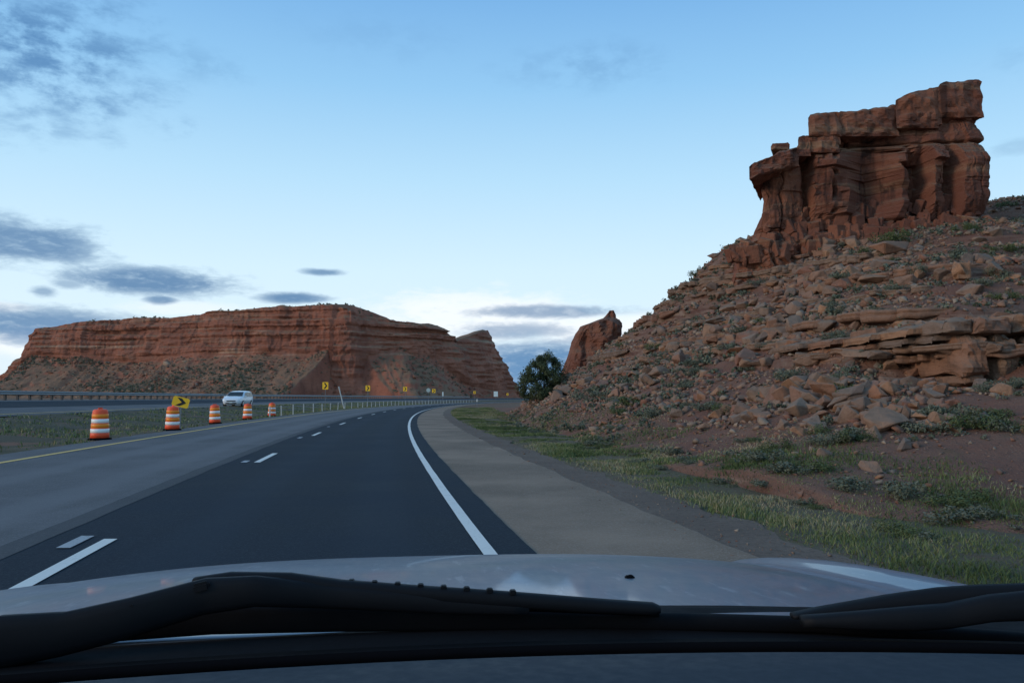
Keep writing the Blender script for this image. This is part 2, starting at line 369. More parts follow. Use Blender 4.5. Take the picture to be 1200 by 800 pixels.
strip('lane_joint', 4.2, 4.48, .030, M_joint, 2, jag=(.03, .03), y0=-20, y1=120)
strip('median_turf', 10.2, 20.9, .006, M_median, 24, rough=.14, y0=-40, y1=YMAX)
strip('opposing_road', 20.5, 31.8, .02, M_old, 8)
strip('opposing_fresh_lane', 25.2, 30.4, .03, M_fresh, 4)
strip('white_edge_line', -.06, .065, .034, M_white, 2, jag=(.006, .006))
strip('yellow_edge_line', 8.96, 9.15, .026, M_yellow, 2, jag=(.01, .01))
strip('opposing_edge_line', 21.3, 21.45, .034, M_yellow, 2)
for q in range(-2, 22):
    y = 5.15+12.2*q; strip('lane_dash', 3.52, 3.65, .034, M_white, 2, y0=y, y1=y+3.15, dy=.315)
for y0, ln_ in ((-3, 1), (7.5, .65), (17.3, .7), (27.6, .8), (38.4, .8)): strip('old_lane_dash', 3.80, 3.93, .036, M_oldwhite, 2, y0=y0, y1=y0+ln_, dy=ln_/4)
# ---------------------------------------------------------------- hill heightfield
CP = []
def cp(px, py, d): p = W(px, py, d); CP.append((p.x, p.y, p.z))
for y in (-20, -8, 0, 5): CP += [(tx(-7.2, y), y, 0), (tx(-14, y), y, 2.3), (tx(-26, y), y, 5.5), (tx(-45, y), y, 9)]
for a in [(1200, 607, 9.45), (1050, 597, 10.1), (900, 582, 11.4), (760, 549, 16.0), (680, 519, 25), (640, 506, 33), (612, 491, 52),
          (1200, 540, 12), (1100, 545, 12.2), (1000, 540, 13.2),
          (1200, 500, 14), (1050, 500, 15), (900, 500, 18), (800, 500, 22), (720, 495, 29),
          (1260, 440, 16.5), (1200, 440, 18), (1050, 440, 20), (900, 440, 26), (800, 440, 32), (700, 446, 44), (660, 455, 52),
          (1280, 370, 20), (1200, 370, 22), (1050, 370, 26), (900, 370, 34), (800, 380, 45), (735, 388, 59), (768, 369, 57), (702, 412, 59), (668, 442, 57), (640, 470, 56),
          (1200, 310, 30), (1050, 310, 34), (900, 310, 44), (835, 305, 51), (805, 340, 54), (850, 290, 50), (875, 280, 48),
          (1190, 268, 40), (1040, 272, 44), (940, 285, 46), (1170, 235, 54), (1205, 236, 56), (1300, 250, 56), (1300, 320, 34), (1350, 400, 22)]: cp(*a)
CP += [(0, 75, .0), (6, 78, 1.5), (14, 78, 5), (25, 70, 11.5), (22, 58, 11.5), (30, 50, 12.6), (40, 75, 15), (-2, 95, 0), (10, 100, 1), (25, 100, 6), (45, 100, 12), (60, 60, 19), (60, 30, 14), (60, 100, 16)]
CP = np.array(CP); CS = 20.0
def _k(r2): return .5*r2*np.log(r2+1e-12)
A = CP[:, :2]/CS; r2 = ((A[:, None]-A[None])**2).sum(-1); n = len(A)
Pm = np.c_[np.ones(n), A]; KM = np.block([[_k(r2)+1e-3*np.eye(n), Pm], [Pm.T, np.zeros((3, 3))]])
WT = np.linalg.solve(KM, np.r_[CP[:, 2], 0, 0, 0])
def hbase(x, y):
    q = np.stack([np.ravel(x), np.ravel(y)], -1)/CS; out = np.empty(len(q))
    for i in range(0, len(q), 20000):
        b_ = q[i:i+20000]; r2 = ((b_[:, None]-A[None])**2).sum(-1)
        out[i:i+20000] = _k(r2)@WT[:n]+np.c_[np.ones(len(b_)), b_]@WT[n:]
    return out.reshape(np.shape(x))
LEDGES = [(2.75, .38), (3.4, .42), (4.15, .62), (5.3, .38), (6.4, .65), (7.35, .4), (8.3, .55), (9.3, .5), (11.8, .5), (13.6, .5)]
kx, ky = [-5], [-5]
for zt, h in LEDGES:
    a = max(kx[-1]+.02, zt-.5*h-.55); kx += [a, max(a+.02, zt-.10), zt]; ky += [max(ky[-1]+.01, min(a, zt-h-.02)), zt-h, zt]
kx.append(60); ky.append(60)
ALC = W(1095, 432, 21.4); ALD = W(1175, 446, 19.3)
def hfull(x, y, detail=True):
    b_ = hbase(x, y); sh = b_.shape; p = P3(np.ravel(x), np.ravel(y))
    wv = fbm(p, .22, 3).reshape(sh)*.28+fbm(p, 1.0, 3).reshape(sh)*.10
    amt = np.clip((b_-1.7)/.8, 0, 1)*np.clip(.85+1.1*fbm(p, .12, 2).reshape(sh), .35, 1)
    z = b_+wv; z2 = np.interp(z, kx, ky)
    z = z*(1-amt)+z2*amt
    z = z-.75*np.exp(-(((x-ALD.x)/2.2)**2+((y-ALD.y)/1.5)**2)**1.5)
    z = z-1.15*np.exp(-(((x-ALC.x)/1.9)**2+((y-ALC.y)/1.25)**2)**1.5)
    z = z+np.clip(b_/1.0, .0, 1)*(fbm(p, .6, 3).reshape(sh)*.12+fbm(p, 3.0, 3).reshape(sh)*.05)
    return z
hy = np.concatenate([np.arange(-18, 4, .8), np.arange(4, 34, .13), np.arange(34, 62, .2), np.arange(62, 112, .6)])
ho = np.concatenate([np.arange(0, 22, .16), np.arange(22, 44, .3), np.arange(44, 75, 1.0)])
O, Yg = np.meshgrid(ho, hy); Xg = tx(-4.6-O/sq(Yg), Yg); HZ = hfull(Xg, Yg); HZ[:, 0] = -.2; HZ[:, 1:] = np.maximum(HZ[:, 1:], -.2+.14*np.minimum(ho[None, 1:], 2))
hill = link('hillside', npmesh('hillside', np.stack([Xg, Yg, HZ], -1).reshape(-1, 3), gridfaces(*Xg.shape)), M_soil, smooth=True); hill['kind'] = 'structure'
hill['label'] = 'steep red rubble covered roadside slope below the butte'
HYI, HOI = hy, ho
def hz(x, y):
    """bilinear height of the built slope"""
    x = np.asarray(x, float); y = np.asarray(y, float)
    o = (-tof(x, y)-4.6)*sq(y); i = np.clip(np.searchsorted(hy, y)-1, 0, len(hy)-2); j = np.clip(np.searchsorted(ho, o)-1, 0, len(ho)-2)
    fi = np.clip((y-hy[i])/(hy[i+1]-hy[i]), 0, 1); fj = np.clip((o-ho[j])/(ho[j+1]-ho[j]), 0, 1)
    return (HZ[i, j]*(1-fi)*(1-fj)+HZ[i+1, j]*fi*(1-fj)+HZ[i, j+1]*(1-fi)*fj+HZ[i+1, j+1]*fi*fj)
def hit(px, py, d0=6, d1=80):
    """where a line of sight first meets the slope"""
    ds = np.arange(d0, d1, .1); a = W(px, py, 1.0); X_ = a.x*ds; Z_ = CAM_Z+(a.z-CAM_Z)*ds
    h = np.where(-tof(X_, ds) > 4.6, hz(X_, ds), 0); k_ = np.argmax(Z_ <= h)
    if Z_[k_] > h[k_]: return None
    return Vector((X_[k_], ds[k_], h[k_]))
# ---------------------------------------------------------------- rocks
def hull_rock(seed, npts=16, box=(1, 1, 1), sub=0, jit=.25):
    rr = random.Random(seed); bm = bmesh.new()
    if jit < .2:
        for sx in (-1, 1):
            for sy in (-1, 1):
                for sz in (-1, 1):
                    for q in range(max(1, npts//8)): bm.verts.new((.5*box[0]*(sx*(1-rr.random()*jit*1.6)), .5*box[1]*(sy*(1-rr.random()*jit*1.6)), .5*box[2]*(sz*(1-rr.random()*jit*1.6))))
    else:
        for q in range(npts):
            d = Vector((rr.gauss(0, 1), rr.gauss(0, 1), rr.gauss(0, 1))); d /= (abs(d.x)**3+abs(d.y)**3+abs(d.z)**3)**(1/3)+1e-6
            k_ = rr.uniform(.78, 1.0); bm.verts.new((.52*box[0]*d.x*k_, .52*box[1]*d.y*k_, .52*box[2]*d.z*k_))
    r = bmesh.ops.convex_hull(bm, input=list(bm.verts))
    bmesh.ops.delete(bm, geom=[v for v in bm.verts if not v.link_faces], context='VERTS')
    bmesh.ops.recalc_face_normals(bm, faces=bm.faces)
    if sub:
        bmesh.ops.bevel(bm, geom=list(bm.edges), offset=.035*min(box), segments=1, affect='EDGES')
        bmesh.ops.triangulate(bm, faces=bm.faces[:])
        bmesh.ops.subdivide_edges(bm, edges=[e for e in bm.edges if e.calc_length() > .28*max(box)], cuts=1, use_grid_fill=True)
        bmesh.ops.triangulate(bm, faces=bm.faces[:])
        co = np.array([v.co[:] for v in bm.verts]); dn = fbm(co+seed*3.1, 3.2, 3)
        for v, d_ in zip(bm.verts, dn): v.co += v.normal*float(d_)*.06*min(box)
    me = bpy.data.meshes.new('boulder'); bm.to_mesh(me); bm.free(); return me
BIG = [hull_rock(s, random.choice((9, 11, 13)), (1, random.uniform(.6, .95), random.uniform(.42, .85)), 1, .34) for s in range(24)]
for me in BIG: me.materials.append(M_boulder)
SMALL = []
for s in range(14):
    me = hull_rock(100+s, 9, (1, random.uniform(.55, .95), random.uniform(.35, .8)), 0, .38); me2 = bmesh.new(); me2.from_mesh(me); bmesh.ops.triangulate(me2, faces=me2.faces[:]); me2.to_mesh(me); me2.free()
    v = np.array([p.co[:] for p in me.vertices]); f = np.array([list(p.vertices) for p in me.polygons]); SMALL.append((v, f)); bpy.data.meshes.remove(me)
def rotm(n):
    a, b_, c = RS.uniform(0, 6.28, n), RS.normal(0, .35, n), RS.normal(0, .35, n)
    ca, sa, cb, sb, cc, sc2 = np.cos(a), np.sin(a), np.cos(b_), np.sin(b_), np.cos(c), np.sin(c)
    z0 = 0*a; o1 = z0+1
    Rz = np.stack([ca, -sa, z0, sa, ca, z0, z0, z0, o1], -1).reshape(-1, 3, 3); Rx = np.stack([o1, z0, z0, z0, cb, -sb, z0, sb, cb], -1).reshape(-1, 3, 3); Ry = np.stack([cc, z0, sc2, z0, o1, z0, -sc2, z0, cc], -1).reshape(-1, 3, 3)
    return Rz@Rx@Ry
def scatter_mesh(name, pos, size, m, tints=None, protos=None, sq_=None):
    protos = protos or SMALL; VS, FS, TS, off = [], [], [], 0; n_ = len(pos); Rm = rotm(n_); which = RS.randint(0, len(protos), n_)
    tints = RS.uniform(0, 1, n_) if tints is None else tints
    for k_ in range(len(protos)):
        idx = np.where(which == k_)[0]
        if not len(idx): continue
        v, f = protos[k_]; vv = np.einsum('nij,vj->nvi', Rm[idx], v)*size[idx][:, None, None]+pos[idx][:, None, :]
        ff = f[None]+(np.arange(len(idx))*len(v))[:, None, None]+off
        VS.append(vv.reshape(-1, 3)); FS.append(ff.reshape(-1, f.shape[1])); TS.append(np.repeat(tints[idx], len(v))); off += len(idx)*len(v)
    me = npmesh(name, np.concatenate(VS), np.concatenate(FS)); setattr_f(me, 'tint', np.concatenate(TS))
    return link(name, me, m)
# candidate stones all over the slope
NC = 120000
yy = 6+(RS.uniform(0, 1, NC)**1.15)*72; oo = RS.uniform(.2, 46, NC); xx = tx(-4.6-oo/sq(yy), yy)
bz = hbase(xx, yy); zz = hz(xx, yy)
pn = P3(xx, yy); dn = fbm(pn, .16, 3); fine = fbm(pn, .7, 2)
dens = np.interp(bz, [-.5, .1, .55, 1.0, 1.6, 2.6, 3.4, 5.2, 6.3, 10, 20], [0, .14, .62, 1.3, 1.4, 1.1, .8, .95, .8, .85, .75])
wz_ = bz+fbm(pn, .22, 3)*.28+fbm(pn, 1.0, 3)*.10; nearl = np.min([np.abs(wz_-(zt-.12)) for zt, h in LEDGES], axis=0); dens = dens*np.interp(nearl, [.0, .13, .22], [.05, .25, 1]); pr_, _q = PX(xx, yy, zz); dens = np.where((pr_ > 900) & (pr_ < 1110) & (_q < 535) & (bz > .35), np.maximum(dens, 1.2), dens); dens = dens*np.clip(.95+1.1*dn+.9*fine, .10, 1)*np.where((pr_ > 1110) & (_q > 462), .25, 1)
px_, py_ = PX(xx, yy, zz)
keep = (RS.uniform(0, 1, NC) < dens) & (px_ > 590) & (px_ < 1330) & (yy < 72)
xx, yy, zz, bz, px_, py_ = (a[keep] for a in (xx, yy, zz, bz, px_, py_))
big_z = np.clip(fbm(P3(xx, yy)+77, .35, 2)*2.2, -.35, .8)
size = np.clip(np.exp(RS.normal(-1.95, .5, len(xx))+big_z*.6), .06, .8)*np.clip(yy/20, .75, 1.5)
size[(bz < .8)] *= .6; size = size*np.where(RS.uniform(0, 1, len(xx)) < .35, .5, 1); fz = (px_ > 930) & (px_ < 1120) & (py_ > 455) & (py_ < 535); size = np.where(fz & (size > .12), size*1.7, size)
size[(bz > .6) & (bz < 1.9) & (yy < 24)] *= 1.4
rank = size/yy*(px_ < 1205)
order = np.argsort(-rank); NB = 270; big = order[:NB]; rest = order[NB:]
pos = np.stack([xx, yy, zz+size*.08], -1)
ru = scatter_mesh('rock_rubble', pos[rest], size[rest], M_rubble); ru['kind'] = 'stuff'; tag(ru, 'loose rubble of small tan and red stones covering the slope', 'rubble')
def boulder(x, y, s, seed, label, group, zf=None, sx=1, sy=1, sz_=1, rz=None, name='boulder'):
    o = bpy.data.objects.new(name, BIG[seed % len(BIG)]); COL.objects.link(o)
    z = float(hz(x, y)) if zf is None else zf
    o.location = (x, y, z+s*sz_*.16); rr = random.Random(seed*7+1)
    o.rotation_euler = (rr.gauss(0, .25), rr.gauss(0, .25), rr.uniform(0, 6.28) if rz is None else rz); o.scale = (s*sx, s*sy, s*sz_)
    return tag(o, label, 'boulder', group)
for q, i in enumerate(big):
    if bz[i] < 1.5: lb, gp = 'angular boulder at the foot of the rocky slope above the grass verge', 'boulders along the foot of the slope'
    elif bz[i] < 4.3: lb, gp = 'angular tan boulder in the rubble low on the slope', 'boulders in the rubble of the lower slope'
    elif bz[i] < 7.5: lb, gp = 'angular grey-tan boulder on the ledges halfway up the slope', 'boulders on the middle ledges of the slope'
    else: lb, gp = 'blocky boulder high on the slope just under the butte', 'boulders below the butte'
    side = 'near the tree' if px_[i] < 830 else ('near the overhanging outcrop' if px_[i] > 1060 else 'in the middle of the slope')
    if bz[i] >= 7.5: side = 'under the left half of the butte' if px_[i] < 1010 else 'under the right half of the butte'
    lb = {0: 'small', 1: 'mid sized', 2: 'large'}[int(size[i]/yy[i]*F_PX > 9)+int(size[i]/yy[i]*F_PX > 15)]+' '+lb.split(' ', 0)[0].replace(' at the foot of the rocky slope above the grass verge', ' at the foot of the slope').replace(' in the rubble low on the slope', ' low in the rubble').replace(' on the ledges halfway up the slope', ' on the ledges').replace(' high on the slope just under the butte', '')+' '+side
    boulder(xx[i], yy[i], size[i]*1.05, q, lb, gp)
for (px, py, wpx, sd, sx, sy, sz_, lb) in [
        (1026, 512, 26, 3, 1, .9, 1.05, 'orange-tan hexagonal boulder on bare red soil at the foot of the rubble'),
        (1057, 493, 24, 8, .8, .8, 1.6, 'tall upright orange boulder in the rubble above the pointed stone'),
        (1060, 527, 24, 5, 1, .8, 1.15, 'pointed orange-brown boulder standing on the red soil below the upright one'),
        (945, 509, 20, 12, 1, 1, 1, 'orange boulder with dark split at the left end of the rubble foot'),
        (1153, 490, 30, 9, 1.2, .9, .8, 'large smooth grey boulder lying alone on the red slope at far right'),
        (938, 582, 13, 2, .8, .8, 1.4, 'small orange stone standing upright beside dark sage at the verge'),
        (1087, 590, 15, 6, 1, .7, .8, 'small reddish stone between sage bushes at the edge of the verge'),
        (1129, 325, 34, 10, 1, 1, 1.3, 'big pale grey boulder tumbled from the end of the upper ledge'),
        (1140, 345, 34, 4, 1.1, 1, .9, 'pale tan boulder resting under the tumbled grey boulder'),
        (1045, 297, 46, 14, 1.5, 1, .7, 'long dark grey slab leaning at the foot of the butte'),
        (1165, 320, 26, 16, 1, 1, 1, 'blocky boulder perched above the right hand ledge')]:
    p = hit(px, py)
    if p: boulder(p.x, p.y, wpx/F_PX*p.y*1.05, sd, lb, None, sx=sx, sy=sy, sz_=sz_, rz=sd*.7)
# ledge blocks: stones of the bedded ledges, walked along the contours
LBM = []
for s in range(12):
    me = hull_rock(300+s, 16, (1, .8, 1), 1, random.choice((.18, .3, .34))); me.materials.append(M_ledge); LBM.append(me)
nled = 0; stuffp = []; cand = []
Bg = hbase(Xg, Yg); wv_ = fbm(P3(Xg.ravel(), Yg.ravel()), .22, 3).reshape(Bg.shape)*.28+fbm(P3(Xg.ravel(), Yg.ravel()), 1.0, 3).reshape(Bg.shape)*.10
BW = Bg+wv_
for zt, h in LEDGES[:9]:
    s_ = (BW[:, :-1] < zt-.03) & (BW[:, 1:] >= zt-.03)
    ii, jj = np.where(s_)
    rows = {}
    for i, j in zip(ii, jj):
        if 9 < hy[i] < 66: rows.setdefault(i, j)
    last = None
    for i in sorted(rows):
        x, y = Xg[i, rows[i]], Yg[i, rows[i]]
        px, py = PX(x, y, HZ[i, rows[i]])
        if not 640 < px < 1230 or y > 52 or (y > 44 and px < 845): continue
        if last is None or math.hypot(x-last[0], y-last[1]) > last[2]:
            if last and math.hypot(x-last[0], y-last[1]) < 3: ang = math.atan2(y-last[1], x-last[0])
            else: ang = 1.9
            L = random.choice((.5, .7, .9, 1.1, 1.5))*random.uniform(.85, 1.1)*(.75+h*.5)*(.95 if y > 20 else .75); last = (x, y, L*.96)
            if random.random() < (.03 if y < 45 else .15): continue
            cand.append((L/y, x, y, zt, h, L, ang)); 
            if h > .4 and random.random() < .8: cand.append((L/y*.8, x, y, zt-h*.5, h*.7, L*.8, ang))
cand.sort(reverse=True)
random.shuffle(cand); cand = sorted(cand[:int(len(cand)*.42)], reverse=True)
for q, (_, x, y, zt, h, L, ang) in enumerate(cand[:240]):
    o = bpy.data.objects.new('ledge_block', LBM[q % 12]); COL.objects.link(o); o.parent = hill
    hh = h*random.uniform(.6, 1.25); nx_, ny_ = -abs(math.sin(ang)), math.cos(ang)*(1 if math.sin(ang) > 0 else -1)*1.0
    pr = random.uniform(-.05, .30); o.location = (x+nx_*pr, y+ny_*pr*.3, zt-hh*.32+random.uniform(-.05, .06)); o.rotation_euler = (random.gauss(0, .09), random.gauss(0, .09), ang+random.gauss(0, .16))
    o.scale = (L*1.04, random.uniform(.7, 1.1), hh)
if len(cand) > 240:
    c = np.array([(a[1], a[2], max(float(hz(a[1], a[2])), a[3]-.1)-.1) for a in cand[240:]]); sz = np.array([a[5]*.8 for a in cand[240:]])
    o = scatter_mesh('ledge_stone', c, sz, M_rubble); o.parent = hill; o['kind'] = 'stuff'
# continuous bedded ledges: jointed courses of rock along the contours
def ledge_run(pts, zt, h, seed):
    pts = np.array(pts); n_ = len(pts)
    if n_ < 14: return
    k9 = np.ones(9)/9; sx_ = np.convolve(np.pad(pts[:, 0], 4, 'edge'), k9, 'valid'); sy_ = np.convolve(np.pad(pts[:, 1], 4, 'edge'), k9, 'valid')
    sl = np.concatenate([[0], np.cumsum(np.hypot(np.diff(sx_), np.diff(sy_)))]); s_ = np.arange(0, sl[-1], .065); sx_, sy_ = np.interp(s_, sl, sx_), np.interp(s_, sl, sy_); n_ = len(s_)
    if n_ < 20: return
    tx_, ty_ = np.gradient(sx_), np.gradient(sy_); l_ = np.hypot(tx_, ty_)+1e-6; nx_, ny_ = -ty_/l_, tx_/l_
    r = np.random.RandomState(seed)
    for c in range(2 if h > .33 else 1):
        hh = h*(.62 if c == 0 else .55); top = zt+(.16 if h > .5 else .10)-(h*.60 if c else 0)
        cuts = np.cumsum(r.choice([.35, .5, .75, 1.1, 1.7], 400)*r.uniform(.8, 1.2, 400)); bi = np.searchsorted(cuts, s_); ed = np.min(np.abs(s_[:, None]-cuts[None, :]), axis=1)
        off = r.uniform(-.22, .36, 401)[bi]+(.12 if h > .5 else .0)-.14*c+.14*fbm(np.stack([s_*1.7, 0*s_+seed, 0*s_+c], -1), 1, 4)-.34*np.exp(-(ed/.045)**2)+r.uniform(-.5, .5, 401)[bi]*(ed-.25)*.5
        dz = r.uniform(-.10, .08, 401)[bi]+.04*fbm(np.stack([s_*3, 0*s_+seed, 0*s_], -1), 1, 2); fade = np.clip(np.minimum(s_, s_[-1]-s_)/.8, 0, 1)
        th = hh*r.uniform(.7, 1.15, 401)[bi]*(.3+.7*fade); rows = []
        for (bk, vz, nzs) in ((-1.3, 0, 0), (-.5, .02, .05), (-.10, .02, .06), (-.02, -.03, .07), (.01, -.3, .09), (-.05, -.42, .08), (.03, -.5, .09), (0, -.95, .07), (-.10, -1.02, .04), (-.6, -1.05, 0)):
            o_ = bk+(off if bk > -.3 else off*.5)-(1-fade)*.5; q = np.stack([sx_, sy_, top+dz+vz*th], -1); nn = fbm(q+seed, 2.6, 3)*nzs*1.6
            rows.append(np.stack([sx_+nx_*(o_+nn), sy_+ny_*(o_+nn), top+dz+vz*th+fbm(q+seed+9, 3.1, 2)*nzs*.6], -1))
        me = npmesh('rock_ledge', np.stack(rows, 0).reshape(-1, 3), gridfaces(len(rows), n_)); o = link('rock_ledge', me, M_ledge, hill)
rl = np.random.RandomState(4)
for li, (zt, h) in enumerate(LEDGES[:9]):
    run, lastp = [], None
    for i in range(len(hy)):
        if not 10 < hy[i] < 56: continue
        js = np.where((BW[i, :-1] < zt-.03) & (BW[i, 1:] >= zt-.03))[0]; ok_ = len(js) > 0
        if ok_:
            j = js[0]; f = (zt-.03-BW[i, j])/(BW[i, j+1]-BW[i, j]); x = Xg[i, j]+(Xg[i, j+1]-Xg[i, j])*f
            gap = fbm(np.array([[x*.13, hy[i]*.13, li*3.1]]), 1, 3)[0] < -.22
            ok_ = not gap and (lastp is None or abs(x-lastp) < .9)
        if ok_: run.append((x, hy[i])); lastp = x
        else:
            ledge_run(run, zt, h, li*50+i); run = []; lastp = None
    ledge_run(run, zt, h, li*50+999)
# ---------------------------------------------------------------- lofted rock masses
def loft(name, outline, dmid, depth, m, nlev=90, nper=220, expo=4.0, disp=None, top=None, base_drop=2.0, seed=0, tilt=0.0, parent=None, backlean=0.0, skew=0.0):
    """outline: (py, px_left, px_right) bottom to top; makes a solid rock of that outline, `depth` metres deep"""
    ol = sorted(outline, key=lambda a: -a[0]); pys = np.array([a[0] for a in ol]); L_ = np.array([a[1] for a in ol]); R_ = np.array([a[2] for a in ol])
    zs_ = np.array([W(600, p, dmid).z for p in pys]); xl = np.array([W(a, p, dmid).x for p, a in zip(pys, L_)]); xr = np.array([W(a, p, dmid).x for p, a in zip(pys, R_)])
    z0, z1 = zs_[0], zs_[-1]; v = np.linspace(0, 1, nlev); zl = z0+(z1-z0)*v; XL = np.interp(zl, zs_, xl); XR = np.interp(zl, zs_, xr)
    a = np.linspace(0, 2*math.pi, nper, endpoint=False); ca, sa = np.cos(a), np.sin(a)
    cx = np.sign(ca)*np.abs(ca)**(2/expo); cy = np.sign(sa)*np.abs(sa)**(2/expo)
    Xc = (XL+XR)[:, None]/2+(XR-XL)[:, None]/2*cx[None]; hd = depth/2*np.clip((XR-XL)/np.max(XR-XL), .12, 1)**.6
    Yc = dmid+depth/2+hd[:, None]*cy[None]+tilt*(Xc-Xc.mean())+backlean*(zl-z0)[:, None]; Zc = np.repeat(zl[:, None], nper, 1)
    lf = np.clip((XR[:, None]-Xc)/(XR-XL)[:, None], 0, 1); Xc = Xc+skew*lf*(Yc-dmid)
    nx, ny = ca[None]+0*Xc, sa[None]+0*Xc; nx = np.where(nx < 0, nx*.35, nx)
    # mesh the whole thing
    if top is not None:
        zt = np.interp(Xc, [p[0] for p in top], [p[1] for p in top]); Zc = np.minimum(Zc, zt)
    P = np.stack([Xc.ravel(), Yc.ravel(), Zc.ravel()], -1)
    if disp is not None:
        d_ = disp(P, np.repeat(a[None], nlev, 0).ravel(), seed).reshape(Xc.shape); Xc = Xc+nx*d_*.6; Yc = Yc+ny*d_
    V = np.stack([Xc, Yc, Zc], -1).reshape(-1, 3); c = [Xc[-1].mean(), Yc[-1].mean(), Zc[-1].max()]
    me = bpy.data.meshes.new(name); F = gridfaces(nlev, nper, True).tolist(); cap = len(V); V = np.vstack([V, c])
    F += [[(nlev-1)*nper+i, (nlev-1)*nper+(i+1) % nper, cap] for i in range(nper)]
    me.from_pydata(V.tolist(), [], F); me.update()
    return link(name, me, m, parent, smooth=False)
FAC = np.array([(860, -.4), (885, -.4), (905, .35), (930, .3), (948, -.15), (957, -1.1), (961, .55), (983, .75), (985, .1), (987, .6), (1020, .25), (1027, -.9), (1035, -1.0), (1038, .5), (1060, .65), (1072, .25), (1078, -1.0), (1093, -1.15), (1097, .75), (1112, .5), (1117, -.6), (1124, -.5), (1127, .6), (1150, .8), (1165, .2)], float)
def crack_disp(P, a, seed):
    """facets between the vertical joints, a cut under the cap, blocky foot; + is outwards"""
    x, y, z = P.T; s = x+.9*y; px = x/43.0*F_PX+600
    front = np.clip(-np.sin(a)*3, 0, 1); wob = fbm(np.stack([s*.15, z*.35, 0*s+seed], -1), 1, 3)
    pxw = px+5*wob+3*fbm(np.stack([s*.5, z*.6, 0*s], -1), 1, 3)
    mid = np.clip((15.3-z)/.9, 0, 1)*np.clip((z-10.9)/1.2, 0, 1)
    d = np.interp(pxw, FAC[:, 0], FAC[:, 1])*front*(.15+.85*mid)
    for (spc, dep, amp) in ((2.3, .5, .26), (.95, .2, .16)):
        u = (s+wob*.9)/spc+seed*.37; i = np.floor(u); f = u-i; edge = np.minimum(f, 1-f)
        lay = np.floor((z+.3*wob)/(spc*1.5)+_h(i.astype(np.int64), np.full(len(i), 3), np.full(len(i), 1))*2)
        d = d+amp*(_h(i.astype(np.int64), np.full(len(i), seed, np.int64), lay.astype(np.int64))-.5)*2-dep*np.exp(-(edge/.03)**2)*np.clip(fbm(np.stack([s*.3, z*.25, 0*s+4], -1), 1, 2)*3+.5, 0, 1)
    zb = z+.15*wob
    for (zc, wd_, dep) in ((15.45, .10, .42), (16.6, .05, .16), (14.85, .05, .12), (13.1, .04, .08)): d = d-.7*dep*np.exp(-((zb-zc)/wd_)**2)*np.clip(.5+fbm(np.stack([s*.4, z, 0*s+7], -1), 1, 2)*2, .1, 1)
    d = d+np.clip((zb-15.45)/.1, 0, 1)*.22
    low = np.clip((11.6-zb)/.5, 0, 1)
    bx = np.stack([np.floor(s*1.25+.4*_h(np.floor(z*1.4).astype(np.int64), np.full(len(s), 5), np.full(len(s), 2))*3), np.floor(z*1.4), 0*s], -1).astype(np.int64)
    fx, fz = (s*1.25) % 1, (z*1.4) % 1; gap = np.exp(-(np.minimum(fz, 1-fz)/.10)**2)*.22
    d = d+low*(.25*(_h(bx[:, 0], bx[:, 1], bx[:, 2])-.3)-gap*.3-.15+fbm(P, 1.3, 3)*.45)
    return d+fbm(P, .5, 3)*.25+fbm(P, 2.4, 4)*.17+fbm(P, .22, 2)*.35+np.round(fbm(P*np.array([1, 1, .18])+40, .9, 3)*5)/5*.28
DB = 43.0
butte = empty('sandstone_butte', tuple(W(1020, 285, DB+4))); tag(butte, 'tall flat topped red sandstone butte crowning the rocky slope', 'butte')
def keepw(o, p): o.parent = p; o.matrix_parent_inverse = Matrix.Translation(-p.location); return o
topl = [(W(a, b_, DB).x, W(a, b_, DB).z) for a, b_ in ((860, 200), (885, 192), (925, 174), (944, 171), (953, 141), (985, 137), (1046, 130), (1054, 122), (1098, 108), (1110, 103), (1150, 99), (1170, 99))]
wall = loft('rock_wall', [(340, 846, 1172), (316, 850, 1168), (300, 853, 1166), (285, 860, 1162), (276, 872, 1158), (261, 878, 1154), (240, 889, 1160), (222, 891, 1161), (205, 886, 1160), (195, 880, 1159), (180, 884, 1156), (170, 902, 1156), (166, 932, 1155), (158, 936, 1154), (153, 944, 1153), (148, 948, 1150), (130, 952, 1148), (98, 956, 1145)], DB, 8, M_butte, 190, 520, 6, crack_disp, topl, seed=2, tilt=-.10, skew=.40)
keepw(wall, butte)
